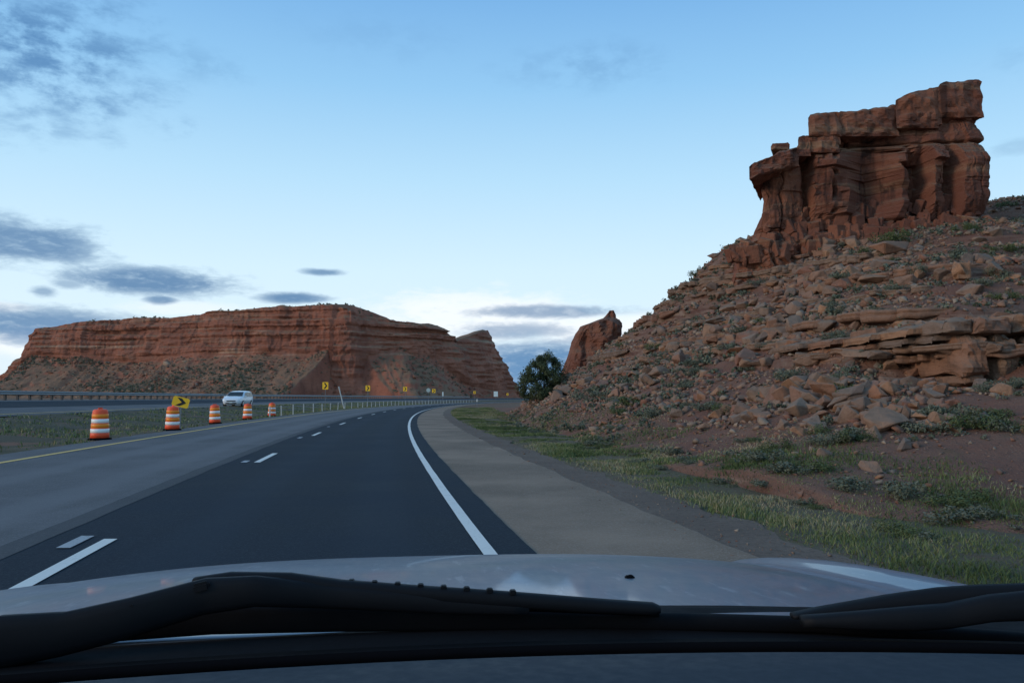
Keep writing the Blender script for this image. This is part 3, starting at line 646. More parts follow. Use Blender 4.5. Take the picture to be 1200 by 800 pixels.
def slab(name, p0, p1, pt0, pt1, pb, d, depth, m, parent, seed, amp=.12, pb2=None, over=0.0, skew=0.0):
    """a block between two joints: slanted top, roughened faces"""
    a, b_ = W(p0, pt0, d), W(p1, pt1, d); z0 = W(p0, pb, d).z; z1 = W(p1, pb2 or pb, d).z
    nx_, nz_, ny_ = max(6, int((b_.x-a.x)/.16)), max(5, int((a.z-z0)/.14)), 12
    bm = bmesh.new(); bmesh.ops.create_cube(bm, size=1)
    bmesh.ops.subdivide_edges(bm, edges=bm.edges[:], cuts=min(22, max(nx_, 9)), use_grid_fill=True)
    co = np.array([v.co[:] for v in bm.verts]); u = co[:, 0]+.5; v_ = co[:, 2]+.5; w_ = co[:, 1]+.5
    # round the corners a little
    r = np.maximum(0, np.abs(co)-.44); k_ = 1-.45*np.prod(np.clip(1-r/.06, 0, 1), axis=1)*0
    x = a.x+(b_.x-a.x)*u; zb = z0+(z1-z0)*u; zt = a.z+(b_.z-a.z)*u; z = zb+(zt-zb)*v_; y = d-over+depth*w_; x = x+skew*(1-u)*(y-d)
    th = min(a.z-z0, b_.z-z1); amp = min(amp, th*.28)
    q = np.sort(np.abs(co), axis=1); corner = np.clip((q[:, 1]-.36)/.14, 0, 1)*np.clip((q[:, 2]-.36)/.14, 0, 1)
    P = np.stack([x, y, z], -1)
    topn = np.round(fbm(np.stack([x*.9, y*.5, 0*x+seed], -1), 1, 3)*6)/6*amp*1.3+fbm(np.stack([x*3, y*3, 0*x+seed], -1), 1, 3)*amp*.6
    dd = (fbm(P+seed*5, .9, 3)*amp*2+fbm(P+seed, 3.2, 4)*amp*1.2+np.round(fbm(P+seed*2, 1.6, 2)*4)/4*amp)*(1-.5*corner)-corner*(.10+amp*.9*(1+fbm(P+seed, 1.5, 3)*2))
    ax = np.abs(co)**8; ax /= ax.sum(1)[:, None]; P = P+np.sign(co)*ax*dd[:, None]*np.array([.35, 1, .7]); P[:, 2] -= .16*corner*(v_ > .5)*np.clip((np.abs(co[:, 0])-.42)/.08, 0, 1); P[:, 2] += topn*np.clip((v_-.7)/.3, 0, 1)-.10*amp*corner
    for v, p in zip(bm.verts, P): v.co = p
    me = bpy.data.meshes.new(name); bm.to_mesh(me); bm.free(); o = link(name, me, m); keepw(o, parent); return o
for q, (a, b_, t0, t1, pb, ov, dp) in enumerate([(947, 984, 134, 129, 162, .25, 6), (982, 1053, 129, 121, 161, .12, 6), (1049, 1101, 115, 100, 148, .25, 6), (1098, 1148, 98, 90, 140, .3, 6),
                                     (945, 984, 160, 157, 180, .15, 5), (1050, 1098, 134, 130, 152, .25, 5)]):
    slab('cap_block', a, b_, t0, t1, pb, DB, dp, M_butte, butte, q+1, .16, over=ov, skew=.40)
slab('overhanging_beak', 878, 936, 191, 169, 212, DB, 5, M_butte, butte, 11, .2, pb2=196, over=.2, skew=.42)
slab('cap_block', 935, 950, 160, 156, 184, DB, 5, M_butte, butte, 12, .12, over=.1, skew=.42)
slab('cap_block', 903, 926, 168, 165, 176, DB+1, 3, M_butte, butte, 14, .06, skew=.42)
FOOT = []
for q in range(10):
    me = hull_rock(500+q, 16, (.8, .75, random.uniform(.9, 1.4)), 1, random.choice((.19, .3))); me.materials.append(M_butte); FOOT.append(me)
rf = random.Random(21)
for q in range(200):
    px = rf.uniform(850, 1140); pyb = np.interp(px, [852, 880, 950, 1040, 1100, 1166], [302, 300, 296, 284, 272, 262]); up = rf.random()**1.3*(1 if px > 892 else .25)
    py = pyb-up*np.interp(px, [852, 885, 950, 1166], [14, 50, 52, 42])
    d_ = DB+.25+.0045*(1010-px)+up*.8; p = W(px, py, d_); s_ = rf.uniform(.35, 1.05)*(1-.3*up)
    o = bpy.data.objects.new('foot_block', FOOT[q % 10]); COL.objects.link(o); keepw(o, butte); o.location = p; o.rotation_euler = (rf.gauss(0, .2), rf.gauss(0, .2), rf.uniform(0, 6.28)); o.scale = (s_*rf.uniform(.8, 1.3), s_, s_*rf.uniform(.8, 1.2))
# red spire behind the ridge
def spire_disp(P, a, seed): r = fbm(P*np.array([1, 1, .5])+3, .55, 4); return -np.abs(r)*1.5+.35+np.round(fbm(P+9, .8, 2)*4)/4*.4+fbm(P, 2.2, 4)*.18
sp = loft('rock_pinnacle', [(455, 652, 745), (430, 664, 742), (415, 669, 732), (398, 674, 727), (386, 680, 729), (379, 685, 731), (375, 695, 730), (372, 704, 729), (369, 712, 726), (363, 717, 724), (360, 719, 723)], 64, 5.5, M_spire, 90, 140, 3.2, spire_disp, seed=4)
tag(sp, 'leaning orange-red rock pinnacle rising behind the ridge line above the tree', 'rock pinnacle')
# overhanging outcrop at the right edge of the slope
oc = empty('sandstone_outcrop', tuple(W(1165, 440, 20))); tag(oc, 'overhanging tan sandstone outcrop of large blocks at the right edge of the slope', 'rock outcrop')
for q, (nm, a, b_, t0, t1, pb, d_, dp, am) in enumerate([
        ('overhanging_block', 1104, 1141, 375, 371, 391, 20.2, 4, .15), ('overhanging_block', 1142, 1186, 370, 368, 392, 20.0, 4, .16), ('overhanging_block', 1187, 1240, 367, 364, 391, 20.2, 4, .15), ('overhanging_block', 1241, 1310, 363, 360, 394, 20.2, 4, .15),
        ('ledge_slab', 1092, 1128, 392, 390, 400, 20.6, 4, .12), ('pillar_block', 1126, 1160, 393, 391, 440, 20.0, 3.2, .20), ('pillar_block', 1131, 1156, 438, 438, 450, 20.1, 2, .16), ('pillar_block', 1166, 1195, 393, 391, 446, 20.1, 3, .20), ('pillar_block', 1201, 1240, 392, 390, 452, 20.2, 3, .2), ('pillar_block', 1243, 1300, 392, 390, 455, 20.3, 3, .2),
        ('ledge_slab', 1061, 1103, 385, 378, 393, 21.2, 4.2, .12), ('ledge_slab', 1056, 1094, 396, 393, 404, 21.5, 4, .12), ('ledge_slab', 1018, 1060, 391, 386, 399, 22.6, 3.5, .12), ('ledge_slab', 1012, 1055, 402, 398, 410, 22.9, 3.5, .12), ('ledge_slab', 972, 1016, 397, 392, 404, 24.4, 3, .12), ('ledge_slab', 934, 970, 402, 398, 409, 26.2, 3, .12), ('ledge_slab', 968, 1010, 408, 404, 415, 24.9, 3, .12), ('ledge_slab', 1066, 1120, 404, 401, 412, 22.2, 3, .14)]):
    slab(nm, a, b_, t0, t1, pb, d_, dp, M_ledge, oc, 21+q, am)
# ---------------------------------------------------------------- far mesa
mesa_pts = [  # px, distance, top py, foot-of-cliff py, buttress(0..1)
    (-60, 340, 452, 458, .1), (-25, 332, 446, 455, .1), (-2, 326, 434, 446, .6), (6, 325, 420, 440, .4), (17, 322, 413, 436, .2), (21, 321, 400, 430, .1), (28, 320, 391, 425, 0), (34, 318, 384, 420, 0), (75, 312, 378, 420, 0), (115, 305, 375, 421, 0), (150, 300, 372, 421, 0), (185, 295, 372, 421, 0), (215, 290, 367, 420, 0), (222, 288, 366, 420, 0), (270, 280, 362, 418, 0),
    (330, 270, 358, 414, 0), (360, 266, 357, 413, 0), (384, 263, 356, 412, 0), (389, 260, 358, 446, .8), (400, 258, 360, 456, 1), (418, 258, 363, 456, 1), (428, 261, 366, 446, .7), (434, 270, 368, 424, .25), (470, 278, 375, 412, .2), (500, 292, 379, 418, .3), (520, 325, 381, 432, .6), (540, 350, 391, 446, .8), (547, 360, 399, 450, .85),
    (560, 375, 393, 455, .9), (578, 398, 385, 458, 1), (586, 402, 386, 458, 1), (589, 408, 401, 458, 1), (597, 416, 415, 460, 1), (603, 422, 428, 461, 1), (608, 428, 445, 462, 1), (613, 434, 462, 463, 1), (640, 520, 464, 465, 1)]
_d = [(-60, 385), (0, 372), (150, 360), (300, 345), (384, 337), (394, 332), (420, 333), (436, 341), (500, 350), (547, 374), (580, 402), (603, 425), (613, 437), (640, 520)]
mesa_pts = [(a, float(np.interp(a, [q[0] for q in _d], [q[1] for q in _d])), c, d, e) for a, b, c, d, e in mesa_pts]
mp = np.array(mesa_pts, float); s0 = np.arange(len(mp)); U = []
pxs = np.interp(np.linspace(0, 1, 900), np.linspace(0, 1, len(np.arange(-60, 640, .5))), np.arange(-60, 640, .5))
D = np.interp(pxs, mp[:, 0], mp[:, 1]); ksm = np.ones(21)/21
D = np.convolve(np.pad(D, 10, 'edge'), ksm, 'valid')
def colz(py, d): return CAM_Z+(466-py)/F_PX*d*1.0025
BX = (pxs-600)/F_PX*D*.998; BY = D
ZT = colz(np.interp(pxs, mp[:, 0], mp[:, 2]), D); ZF = colz(np.interp(pxs, mp[:, 0], mp[:, 3]), D); BT = np.interp(pxs, mp[:, 0], mp[:, 4]); ZF = ZF+fbm(np.stack([pxs*.045, 0*pxs, 0*pxs], -1), 1, 4)*3.2*(1-BT*.7)
tx_, ty_ = np.gradient(BX), np.gradient(BY); ln = np.hypot(tx_, ty_); NX, NY = ty_/ln, -tx_/ln         # towards the viewer
NX = np.convolve(np.pad(NX, 20, 'edge'), np.ones(41)/41, 'valid'); NY = np.convolve(np.pad(NY, 20, 'edge'), np.ones(41)/41, 'valid')
s_al = np.concatenate([[0], np.cumsum(ln[1:])])
rows_ = []
V1 = np.linspace(0, 1, 34); V2 = np.linspace(0, 1, 72)[1:]; V3 = np.linspace(0, 1, 14)[1:]
ztn = ZT+.5*fbm(np.stack([s_al*.12, 0*s_al, 0*s_al], -1), 1, 5)*2.0
out_max = (ZF-1.0)*1.35+3
base_out = out_max*(1-.75*BT)
for v in V1:   # talus
    z = 1.0+(ZF-1.0)*v; o_ = base_out*(1-v)**1.25; P = np.stack([BX+NX*o_, BY+NY*o_, z], -1)
    n_ = fbm(P, .09, 4)*2.2+fbm(P, .4, 4)*2.0+BT*fbm(P*np.array([1, 1, 3]), .22, 3)*1.5
    o_ = o_+n_*.7*min(1, v*4)*(1-.2*v); rows_.append(np.stack([BX+NX*o_, BY+NY*o_, z+.4*n_*(1-v)*min(1, v*5)], -1))
for v in V2:   # cliff
    z = ZF+(ztn-ZF)*v; P = np.stack([BX, BY, z], -1); hgt = z-ZT[400]
    zs2 = z+fbm(np.stack([s_al*.02, z*.02, 0*z], -1), 1, 3)*1.5
    st_ = (.15+1.2*np.clip(fbm(np.stack([s_al*.02, z*.06, 0*z+21], -1), 1, 2)+.15, 0, 1))*np.sign(np.sin(zs2*1.15+.9*np.sin(zs2*.61)))*(.4+v)+fbm(np.stack([s_al*.09, zs2*.9, 0*z+9], -1), 1, 5)*1.3
    colm = fbm(np.stack([s_al*.05, z*.02, 0*z+3], -1), 1, 4)*3.8
    ck = -np.abs(fbm(np.stack([s_al*.16, z*.03, 0*z+5], -1), 1, 4))*2.2+.6+np.round(fbm(np.stack([s_al*.10, z*.06, 0*z+8], -1), 1, 3)*4)/4*1.6
    o_ = -(v**2.2)*(3.0+6*np.clip(BT, 0, .4))+st_+colm*(.5+.5*(1-v))+ck+fbm(P, .5, 3)*.5
    blend = min(1, v*8); tl = fbm(np.stack([BX, BY, ZF+0*BX], -1), .09, 4)*2.2*.8
    o_ = o_*blend+tl*(1-blend)
    rows_.append(np.stack([BX+NX*o_, BY+NY*o_, z], -1))
last = rows_[-1]
for v in V3:   # top, falling away backwards
    back = v*70; pz = last[:, 2]+(np.minimum(1.2, 6*v)*(1-BT)-8*v*v-BT*v*14)+fbm(np.stack([last[:, 0], last[:, 1]+back, 0*last[:, 0]], -1), .12, 3)*.8
    rows_.append(np.stack([last[:, 0]-NX*back+NX*0, last[:, 1]-NY*back, pz], -1))
MV = np.stack(rows_, 0); nr, ncl = MV.shape[:2]
mesa = link('red_mesa', npmesh('red_mesa', MV.reshape(-1, 3), gridfaces(nr, ncl)), M_mesa)
tag(mesa, 'long flat topped red sandstone mesa with pale bands beyond the highway', 'mesa')
# mesa shrubs and fallen rocks (uncountable)
def leaf_proto(n, seed, flat=.75, lsz=.16, r0=.5):
    rr = np.random.RandomState(seed); ncl = 9; cc = rr.normal(0, .26, (ncl, 3))*np.array([1, 1, .6]); cc[:, 2] = np.abs(cc[:, 2])*.9+.12; rad = rr.uniform(.12, .28, ncl)
    V, F_, T_ = [], [], []
    for i in range(n):
        k_ = rr.randint(ncl); d = rr.normal(0, 1, 3); d /= np.linalg.norm(d); p = cc[k_]+d*rad[k_]*rr.uniform(.6, 1.05); p[2] = max(.02, p[2])*flat if p[2] < 0 else p[2]*flat
        a = rr.normal(0, 1, 3); a /= np.linalg.norm(a); b_ = np.cross(a, d); b_ /= np.linalg.norm(b_)+1e-6; s = lsz*rr.uniform(.5, 1.1)
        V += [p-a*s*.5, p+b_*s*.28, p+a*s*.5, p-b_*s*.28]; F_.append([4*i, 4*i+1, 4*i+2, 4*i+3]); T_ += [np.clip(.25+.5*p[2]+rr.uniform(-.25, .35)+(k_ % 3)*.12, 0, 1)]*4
    return np.array(V), np.array(F_), np.array(T_)
LP = [leaf_proto(260, s, lsz=.2)[:2] for s in range(3)]
LPl = [leaf_proto(26, s+20, lsz=.55)[:2] for s in range(4)]
nm_ = 8000; ri = RS.randint(1, 34, nm_); ci = RS.randint(10, ncl-120, nm_); P = MV[ri, ci]; dn = fbm(P, .045, 3); okm = (RS.uniform(0, 1, nm_) < np.clip(.30+2.6*dn, .03, .95)*(1-BT[ci])**1.5) & (ri > 2)
rt = RS.randint(nr-13, nr-8, 700); ct = RS.randint(60, ncl-200, 700)
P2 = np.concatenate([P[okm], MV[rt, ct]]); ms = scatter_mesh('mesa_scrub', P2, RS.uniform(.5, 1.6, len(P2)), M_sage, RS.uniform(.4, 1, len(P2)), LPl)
ms['kind'] = 'stuff'; tag(ms, 'grey-green desert scrub dotting the foot and top of the far mesa', 'scrub')
nm_ = 6500; ri = RS.randint(1, 33, nm_); ci = RS.randint(10, ncl-100, nm_); P = MV[ri, ci]; dn = fbm(P+50, .05, 3); okm = RS.uniform(0, 1, nm_) < np.clip(.5+1.5*dn, .05, 1)*(1-BT[ci]*.85)
mr = scatter_mesh('mesa_rubble', P[okm], np.exp(RS.normal(-.15, .5, okm.sum())), M_rubble, np.clip(RS.choice([0.0, .2, .8, 1.0, .6, .4], okm.sum(), p=[.28, .1, .1, .34, .1, .08])+RS.normal(0, .03, okm.sum()), 0, 1)); mr['kind'] = 'stuff'; tag(mr, 'fallen pale and red rocks strewn over the talus of the far mesa', 'rubble')
# ---------------------------------------------------------------- plants
def proto_mesh(name, n, seed, m, **kw):
    v, f, t_ = leaf_proto(n, seed, **kw); me = npmesh(name, v, f); setattr_f(me, 'tint', t_); me.materials.append(m); return me
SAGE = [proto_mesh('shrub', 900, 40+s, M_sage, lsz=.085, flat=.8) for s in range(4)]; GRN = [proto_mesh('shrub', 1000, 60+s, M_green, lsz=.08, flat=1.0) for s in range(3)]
def shrub(x, y, s, protos, label, group, name='shrub', zf=None, sz_=1.0):
    o = bpy.data.objects.new(name, random.choice(protos)); COL.objects.link(o); o.location = (x, y, (float(hz(x, y)) if zf is None else zf)-.03*s)
    o.rotation_euler = (0, 0, random.uniform(0, 6.28)); o.scale = (s, s, s*sz_*random.uniform(.8, 1.1)); return tag(o, label, 'shrub', group)
for (px, py, wpx, g_, lb) in [(1043, 277, 34, 1, 'dark green shrub at the foot of the butte near its middle'), (1138, 264, 26, 1, 'green shrub beside the right hand foot of the butte'),
                         (742, 466, 34, 1, 'tall dark green bush in the rubble on the left part of the slope'), (770, 405, 20, 1, 'faint upright bush near the ridge line left of the ledges'),
                         (1180, 238, 20, 1, 'small dark bush on the skyline right of the butte'), (880, 312, 18, 1, 'green bush left of the butte near its foot'),
                         (985, 322, 30, 0, 'grey-green bush on the upper slope under the butte'), (925, 437, 34, 0, 'grey-green bush under the long ledge in mid slope')]:
    p = hit(px, py+wpx*.25)
    if p: shrub(p.x, p.y, wpx/F_PX*p.y*1.15, GRN if g_ else SAGE, lb, None)
rr = random.Random(5); nsh = 0
while nsh < 110:
    px, py = rr.uniform(640, 1200), rr.uniform(290, 600); p = hit(px, py)
    if p is None or p.y > 58 or (p.z < .7 and rr.random() < .6): continue
    if tof(p.x, p.y) > -5.0: continue
    s = rr.uniform(.25, .6)*(1+p.y/50); shrub(p.x, p.y, s, SAGE if rr.random() < .8 else GRN, ('low grey-green sagebrush among stones low on the slope ' if p.z < 2.6 else 'low grey-green sagebrush high on the slope above the long ledge ')+('near the tree' if px < 800 else 'at the right edge' if px > 1060 else 'around the middle'), 'sagebrush scattered over the rocky slope', 'sagebrush'); nsh += 1
for i in range(80):
    y = 3.5+(rr.random()**1.6)*45; t = rr.uniform(-7.2, -4.3) if y < 18 else rr.uniform(-5.6, -4.0)
    x = float(tx(t, y)); z = max(float(hz(x, y)) if t < -4.6 else 0, 0)
    shrub(x, y, rr.uniform(.28, .62)*(1.1 if t < -5 else .75), SAGE if rr.random() < .7 else GRN, 'low rounded sage bush in the grass verge '+('nearest the bonnet' if y < 9 else 'midway along the gravel' if y < 18 else 'far along the gravel towards the tree'), 'sage bushes in the right hand verge', 'sagebrush', zf=z, sz_=.75)
NS = 9000; y = 7+(RS.uniform(0, 1, NS)**1.1)*55; oo = RS.uniform(.3, 40, NS); x = tx(-4.6-oo/sq(y), y); b_ = hbase(x, y); k_ = RS.uniform(0, 1, NS) < np.clip(.5+1.4*fbm(P3(x, y)+9, .25, 3), .05, 1)*np.interp(b_, [0, .6, 1.2, 12, 20], [.35, .25, .8, .7, .5])
x, y = x[k_], y[k_]; q_ = PX(x, y, hz(x, y))[0]; k_ = (q_ > 600) & (q_ < 1300); x, y = x[k_], y[k_]
LPs = [leaf_proto(44, s+70, lsz=.34, flat=1.1)[:2] for s in range(5)]
o = scatter_mesh('slope_scrub', np.stack([x, y, hz(x, y)-.02], -1), RS.uniform(.18, .42, len(x))*np.clip(y/22, .7, 1.3), M_sage, RS.uniform(.1, .9, len(x)), LPs); o['kind'] = 'stuff'; tag(o, 'tiny grey-green scrub tufts growing between the stones of the slope', 'scrub')
def grass(name, xs, ys_, zs, h, wd_, tint, label):
    n_ = len(xs); a = RS.uniform(0, 6.28, n_); dx, dy = np.cos(a)*wd_, np.sin(a)*wd_; lx, ly = RS.normal(0, .42, n_)*h, RS.normal(0, .42, n_)*h
    B = np.stack([xs, ys_, zs], -1); V = np.stack([B+np.stack([dx, dy, 0*dx], -1), B-np.stack([dx, dy, 0*dx], -1), B+np.stack([lx*.35-dx*.7, ly*.35-dy*.7, h*.6], -1), B+np.stack([lx*.35+dx*.7, ly*.35+dy*.7, h*.6], -1), B+np.stack([lx, ly, h], -1)], 1)
    i = np.arange(n_)[:, None]*5; F_ = np.concatenate([i+[0, 1, 2], i+[0, 2, 3], i+[3, 2, 4]]); me = npmesh(name, V.reshape(-1, 3), F_); setattr_f(me, 'tint', np.repeat(tint, 5))
    o = link(name, me, M_grass); o['kind'] = 'stuff'; return tag(o, label, 'grass')
n_ = 330000; y = 3+(RS.uniform(0, 1, n_)**1.9)*110; t = RS.uniform(-8.2, -3.0, n_); x = tx(t, y); cl = fbm(P3(x, y), .9, 3); dr = fbm(P3(x, y)+31, .55, 4)*1.3
pk = np.clip(.75+1.5*cl, .08, 1)*np.interp(t, [-8.2, -6.6, -5.4, -3.6, -3.0], [0, .9, 1, 1, .15]); k_ = RS.uniform(0, 1, n_) < pk
x, y, t, cl, dr = x[k_], y[k_], t[k_], cl[k_], dr[k_]; k_ = (t > -5.5) | (RS.uniform(0, 1, len(x)) < np.interp(y, [9, 15], [1, .35])); x, y, t, cl, dr = x[k_], y[k_], t[k_], cl[k_], dr[k_]; z = np.where(t < -4.6, np.maximum(hz(x, y), 0), 0)-.02
h = (.03+.085*np.clip(cl+.4, 0, 1))*RS.uniform(.5, 1.3, len(x)); grass('verge_grass', x, y, z, h, .0024+.00045*y, np.clip(.40+.9*dr+RS.normal(0, .2, len(x)), 0, 1), 'green and straw coloured grass of the right hand verge')
n_ = 42000; y = 20+(RS.uniform(0, 1, n_)**1.5)*180; t = RS.uniform(10.5, 20.6, n_); x = tx(t, y); cl = fbm(P3(x, y), .35, 3); k_ = RS.uniform(0, 1, n_) < np.clip(.35+2.2*cl, .02, 1)
x, y, t, cl = x[k_], y[k_], t[k_], cl[k_]; grass('median_grass', x, y, gz(t)-.03, RS.uniform(.05, .19, len(x)), .008+.0005*y, np.clip(.38+.5*cl+RS.normal(0, .22, len(x)), 0, 1), 'low dark green grass and weeds in the median between the roads')
n_ = 2600; y = 3+(RS.uniform(0, 1, n_)**1.6)*60; t = -2.0-np.abs(RS.normal(0, .8, n_)); k_ = t > -3.6; x, y, t = tx(t, y)[k_], y[k_], t[k_]
o = scatter_mesh('roadside_pebbles', np.stack([x, y, 0*x+.014], -1), np.exp(RS.normal(-4.0, .55, len(x))), M_rubble); o['kind'] = 'stuff'; tag(o, 'small loose stones strewn on the dark gravel beside the shoulder', 'gravel')
# juniper at the nose of the slope
tr = empty('juniper_tree', (2.15, 57.5, float(hz(2.15, 57.5)))); tag(tr, 'dark green juniper tree at the nose of the rocky slope', 'tree')
TB = tr.location.copy(); mb = MB(); rj = random.Random(3); limbs = []
mb.tube((0, 0, -.3), (.15, 0, 1.0), .17, .12)
for i in range(9):
    a = i*2.4; L = rj.uniform(.9, 1.9); e = Vector((math.cos(a)*L*.8, math.sin(a)*L*.8, .9+rj.uniform(.5, 2.1))); mb.tube((.12, 0, .5+.05*i), e, .07, .02, 6); limbs.append(e)
mb.build('trunk', M_wood, tr)
V, F_, T_ = [], [], []; nj = 0; rj2 = np.random.RandomState(8)
cc = [(rj2.uniform(-1.75, 1.8), rj2.uniform(-1.6, 1.6), rj2.uniform(.35, 3.6)) for i in range(60)]
cc = [c for c in cc if (c[0]/2.1)**2+((c[2]-1.7)/2.1)**2 < 1.0] + [(-1.7, 0, .6), (-1.9, .3, 1.2), (.6, 0, 3.7), (1.1, 0, 3.4), (1.6, 0, 2.9), (1.8, .2, 2.2), (.1, .1, 3.5)]
for c in cc:
    rad = rj2.uniform(.25, .55); tb = rj2.uniform(-.2, .25)
    for i in range(300):
        d = rj2.normal(0, 1, 3); d /= np.linalg.norm(d); p = np.array(c)+d*rad*rj2.uniform(.3, 1.35); a = rj2.normal(0, 1, 3); a /= np.linalg.norm(a); b_ = np.cross(a, d); b_ /= np.linalg.norm(b_)+1e-6; s = rj2.uniform(.045, .11)
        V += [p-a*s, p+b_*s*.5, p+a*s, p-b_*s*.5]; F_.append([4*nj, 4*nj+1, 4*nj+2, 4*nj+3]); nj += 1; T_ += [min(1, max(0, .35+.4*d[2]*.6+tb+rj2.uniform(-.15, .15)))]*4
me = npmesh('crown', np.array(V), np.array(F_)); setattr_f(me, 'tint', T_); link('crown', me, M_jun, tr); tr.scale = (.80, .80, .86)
# ---------------------------------------------------------------- traffic drums
def make_drum():
    root = empty('traffic_drum'); M = MB(); M.lathe([(.235, .06), (.29, .07), (.286, .215), (.280, .222), (.274, .375), (.268, .382), (.262, .535), (.257, .542), (.251, .695), (.246, .702), (.238, .85), (.23, .93), (.215, .975), (.17, 1.0), (.05, 1.01)], 28)
    M.build('drum_body', M_orange, root, True)
    for z, m_ in ((.235, M_wbr), (.395, M_obr), (.555, M_wbr), (.715, M_obr)):
        r = .292-.060*(z-.07)/.85+.001; MB().lathe([(r-.004, z), (r+.004, z+.004), (r+.001, z+.128), (r-.006, z+.132)], 28).build('reflective_band', m_, root, True)
    MB().lathe([(.36, 0), (.36, .05), (.25, .075), (.22, .08)], 20).build('rubber_base', M_rub, root)
    MB().box((0, 0, 1.03), (.2, .03, .05), bev=.01).build('handle', M_orange, root); return root
drum = make_drum(); TREE[drum.name] = children(drum)
for i, (px, py, lb) in enumerate([(117, 514, 'nearest and leftmost orange and white striped traffic drum beside the yellow line'), (202, 503.5, 'orange striped traffic drum standing below the tilted yellow arrow sign'),
                        (252, 495.5, 'middle orange and white striped drum of the row, left of the white minivan'), (290, 490.5, 'orange striped drum standing just below the white minivan'), (318.5, 487, 'smallest farthest orange striped drum next to the first barrier post')]):
    o = drum if i == 0 else copy_tree(drum); d = 1.42*F_PX/(py-466)*.995; p = W(px, py, d)
    t = float(tof(p.x, p.y)); o.location = (p.x, p.y, float(gz(t))+.02); o.rotation_euler = (random.uniform(-.03, .03), random.uniform(-.04, .04), random.uniform(0, 3)); o.scale = (1.04, 1.04, 1.04)
    tag(o, lb, 'traffic drum', 'orange drums along the median edge')
# ---------------------------------------------------------------- signs
def chevron_sign(loc, w_, h_, zc, yaw, lb, roll=0, gp='yellow curve chevron signs in the median'):
    root = empty('chevron_sign', loc, yaw); rt_ = Euler((0, roll, 0)); k_ = zc-loc[2]
    def pr(pts, y0, y1, name, m_):
        M = MB(); M.prism(pts, y0, y1); bmesh.ops.transform(M.bm, matrix=Matrix.Translation((0, 0, k_)) @ rt_.to_matrix().to_4x4(), verts=M.bm.verts); return M.build(name, m_, root)
    c = .06; a, b_ = w_/2, h_/2
    pr([(-a+c, -b_), (a-c, -b_), (a, -b_+c), (a, b_-c), (a-c, b_), (-a+c, b_), (-a, b_-c), (-a, -b_+c)], -.012, .0, 'sign_panel', M_yel)
    e = .035*w_/.75
    pr([(-a*.55, b_*.80), (-a*.02, b_*.80), (a*.66, 0), (-a*.02, -b_*.80), (-a*.55, -b_*.80), (a*.12, 0)], -.020, -.012, 'chevron_arrow', M_blk)
    MB().box((0, .035, k_/2), (.05, .04, k_+.0), bev=.006).build('post', M_galv, root); TREE[root.name] = children(root)
    return tag(root, lb, 'road sign', gp)
for d, x, w_, h_, zc, lb in [(100, -23.4, .75, .92, 2.93, 'largest upright yellow chevron sign, right of the white minivan'), (130, -23.5, .75, .9, 2.98, 'yellow chevron sign just right of the leaning white post'), (165, -22.1, .8, .92, 3.25, 'yellow chevron sign in front of the middle of the mesa'),
                        (200, -19.6, .85, .95, 3.15, 'yellow chevron sign right beside the round pale sign'), (262, -12.3, .75, .9, 3.2, 'dim small yellow chevron sign between the pale stub post and the white sign'), (318, -1.8, .75, .9, 2.85, 'farthest tiny yellow chevron sign right of the white square sign')]:
    z0 = float(gz(tof(x, d))); chevron_sign((x, d, z0), w_, h_, zc, R(-4), lb)
p = W(212, 471, 37.0); z0 = float(gz(tof(p.x, p.y)))
chevron_sign((p.x, p.y, z0), .74, .46, p.z, R(12), 'low tilted yellow arrow sign leaning over the second traffic drum', roll=R(14), gp=None)
def simple_sign(name, px, py, d, w_, h_, m_, lb, round_=False):
    p = W(px, py, d); z0 = float(gz(tof(p.x, d))); root = empty(name, (p.x, d, z0)); k_ = p.z-z0; M = MB()
    if round_:
        M.prism([(w_/2*math.cos(a*math.pi/10), w_/2*math.sin(a*math.pi/10)+k_) for a in range(20)], -.01, 0)
    else: M.prism([(-w_/2, k_-h_/2), (w_/2, k_-h_/2), (w_/2, k_+h_/2), (-w_/2, k_+h_/2)], -.01, 0)
    M.build('sign_panel', m_, root); MB().box((0, .035, k_/2), (.06, .05, k_)).build('post', M_galv, root); return tag(root, lb, 'road sign')
simple_sign('round_sign', 502, 457, 196, 1.0, 1.0, M_signback, 'round pale green sign seen beside a yellow chevron', True)
simple_sign('square_sign', 581, 461.5, 290, 1.5, 1.9, M_signwhite, 'pale white square sign in front of the right end of the mesa')
simple_sign('marker_sign', 519, 461.5, 210, .35, 1.1, M_signwhite, 'narrow white marker plate left of the far yellow chevron')
# right hand delineator
p = W(559, 470, 128); MB().box((0, 0, .55), (.05, .03, 1.1)).build
dl = empty('delineator_post', (p.x, 128, 0)); MB().box((0, 0, .6), (.06, .04, 1.2)).build('post', M_galv, dl); MB().box((0, -.03, 1.0), (.26, .02, .42), bev=.008).build('reflector_plate', M_whitepost, dl)
tag(dl, 'small white delineator post on the right side of the far curve', 'road marker post')
# leaning post
p = W(404, 478, 104); z0 = float(gz(tof(p.x, 104))); lp_ = empty('leaning_post', (p.x, 104, z0)); MB().tube((0, 0, -.2), (-.8, 0, 2.85), .085, .075, 8).build('shaft', M_whitepost, lp_); MB().tube((-.8, 0, 2.85), (-.83, 0, 2.95), .10, .10, 8).build('post_cap', M_whitepost, lp_)
tag(lp_, 'tall white bare post leaning left in the median', 'post')
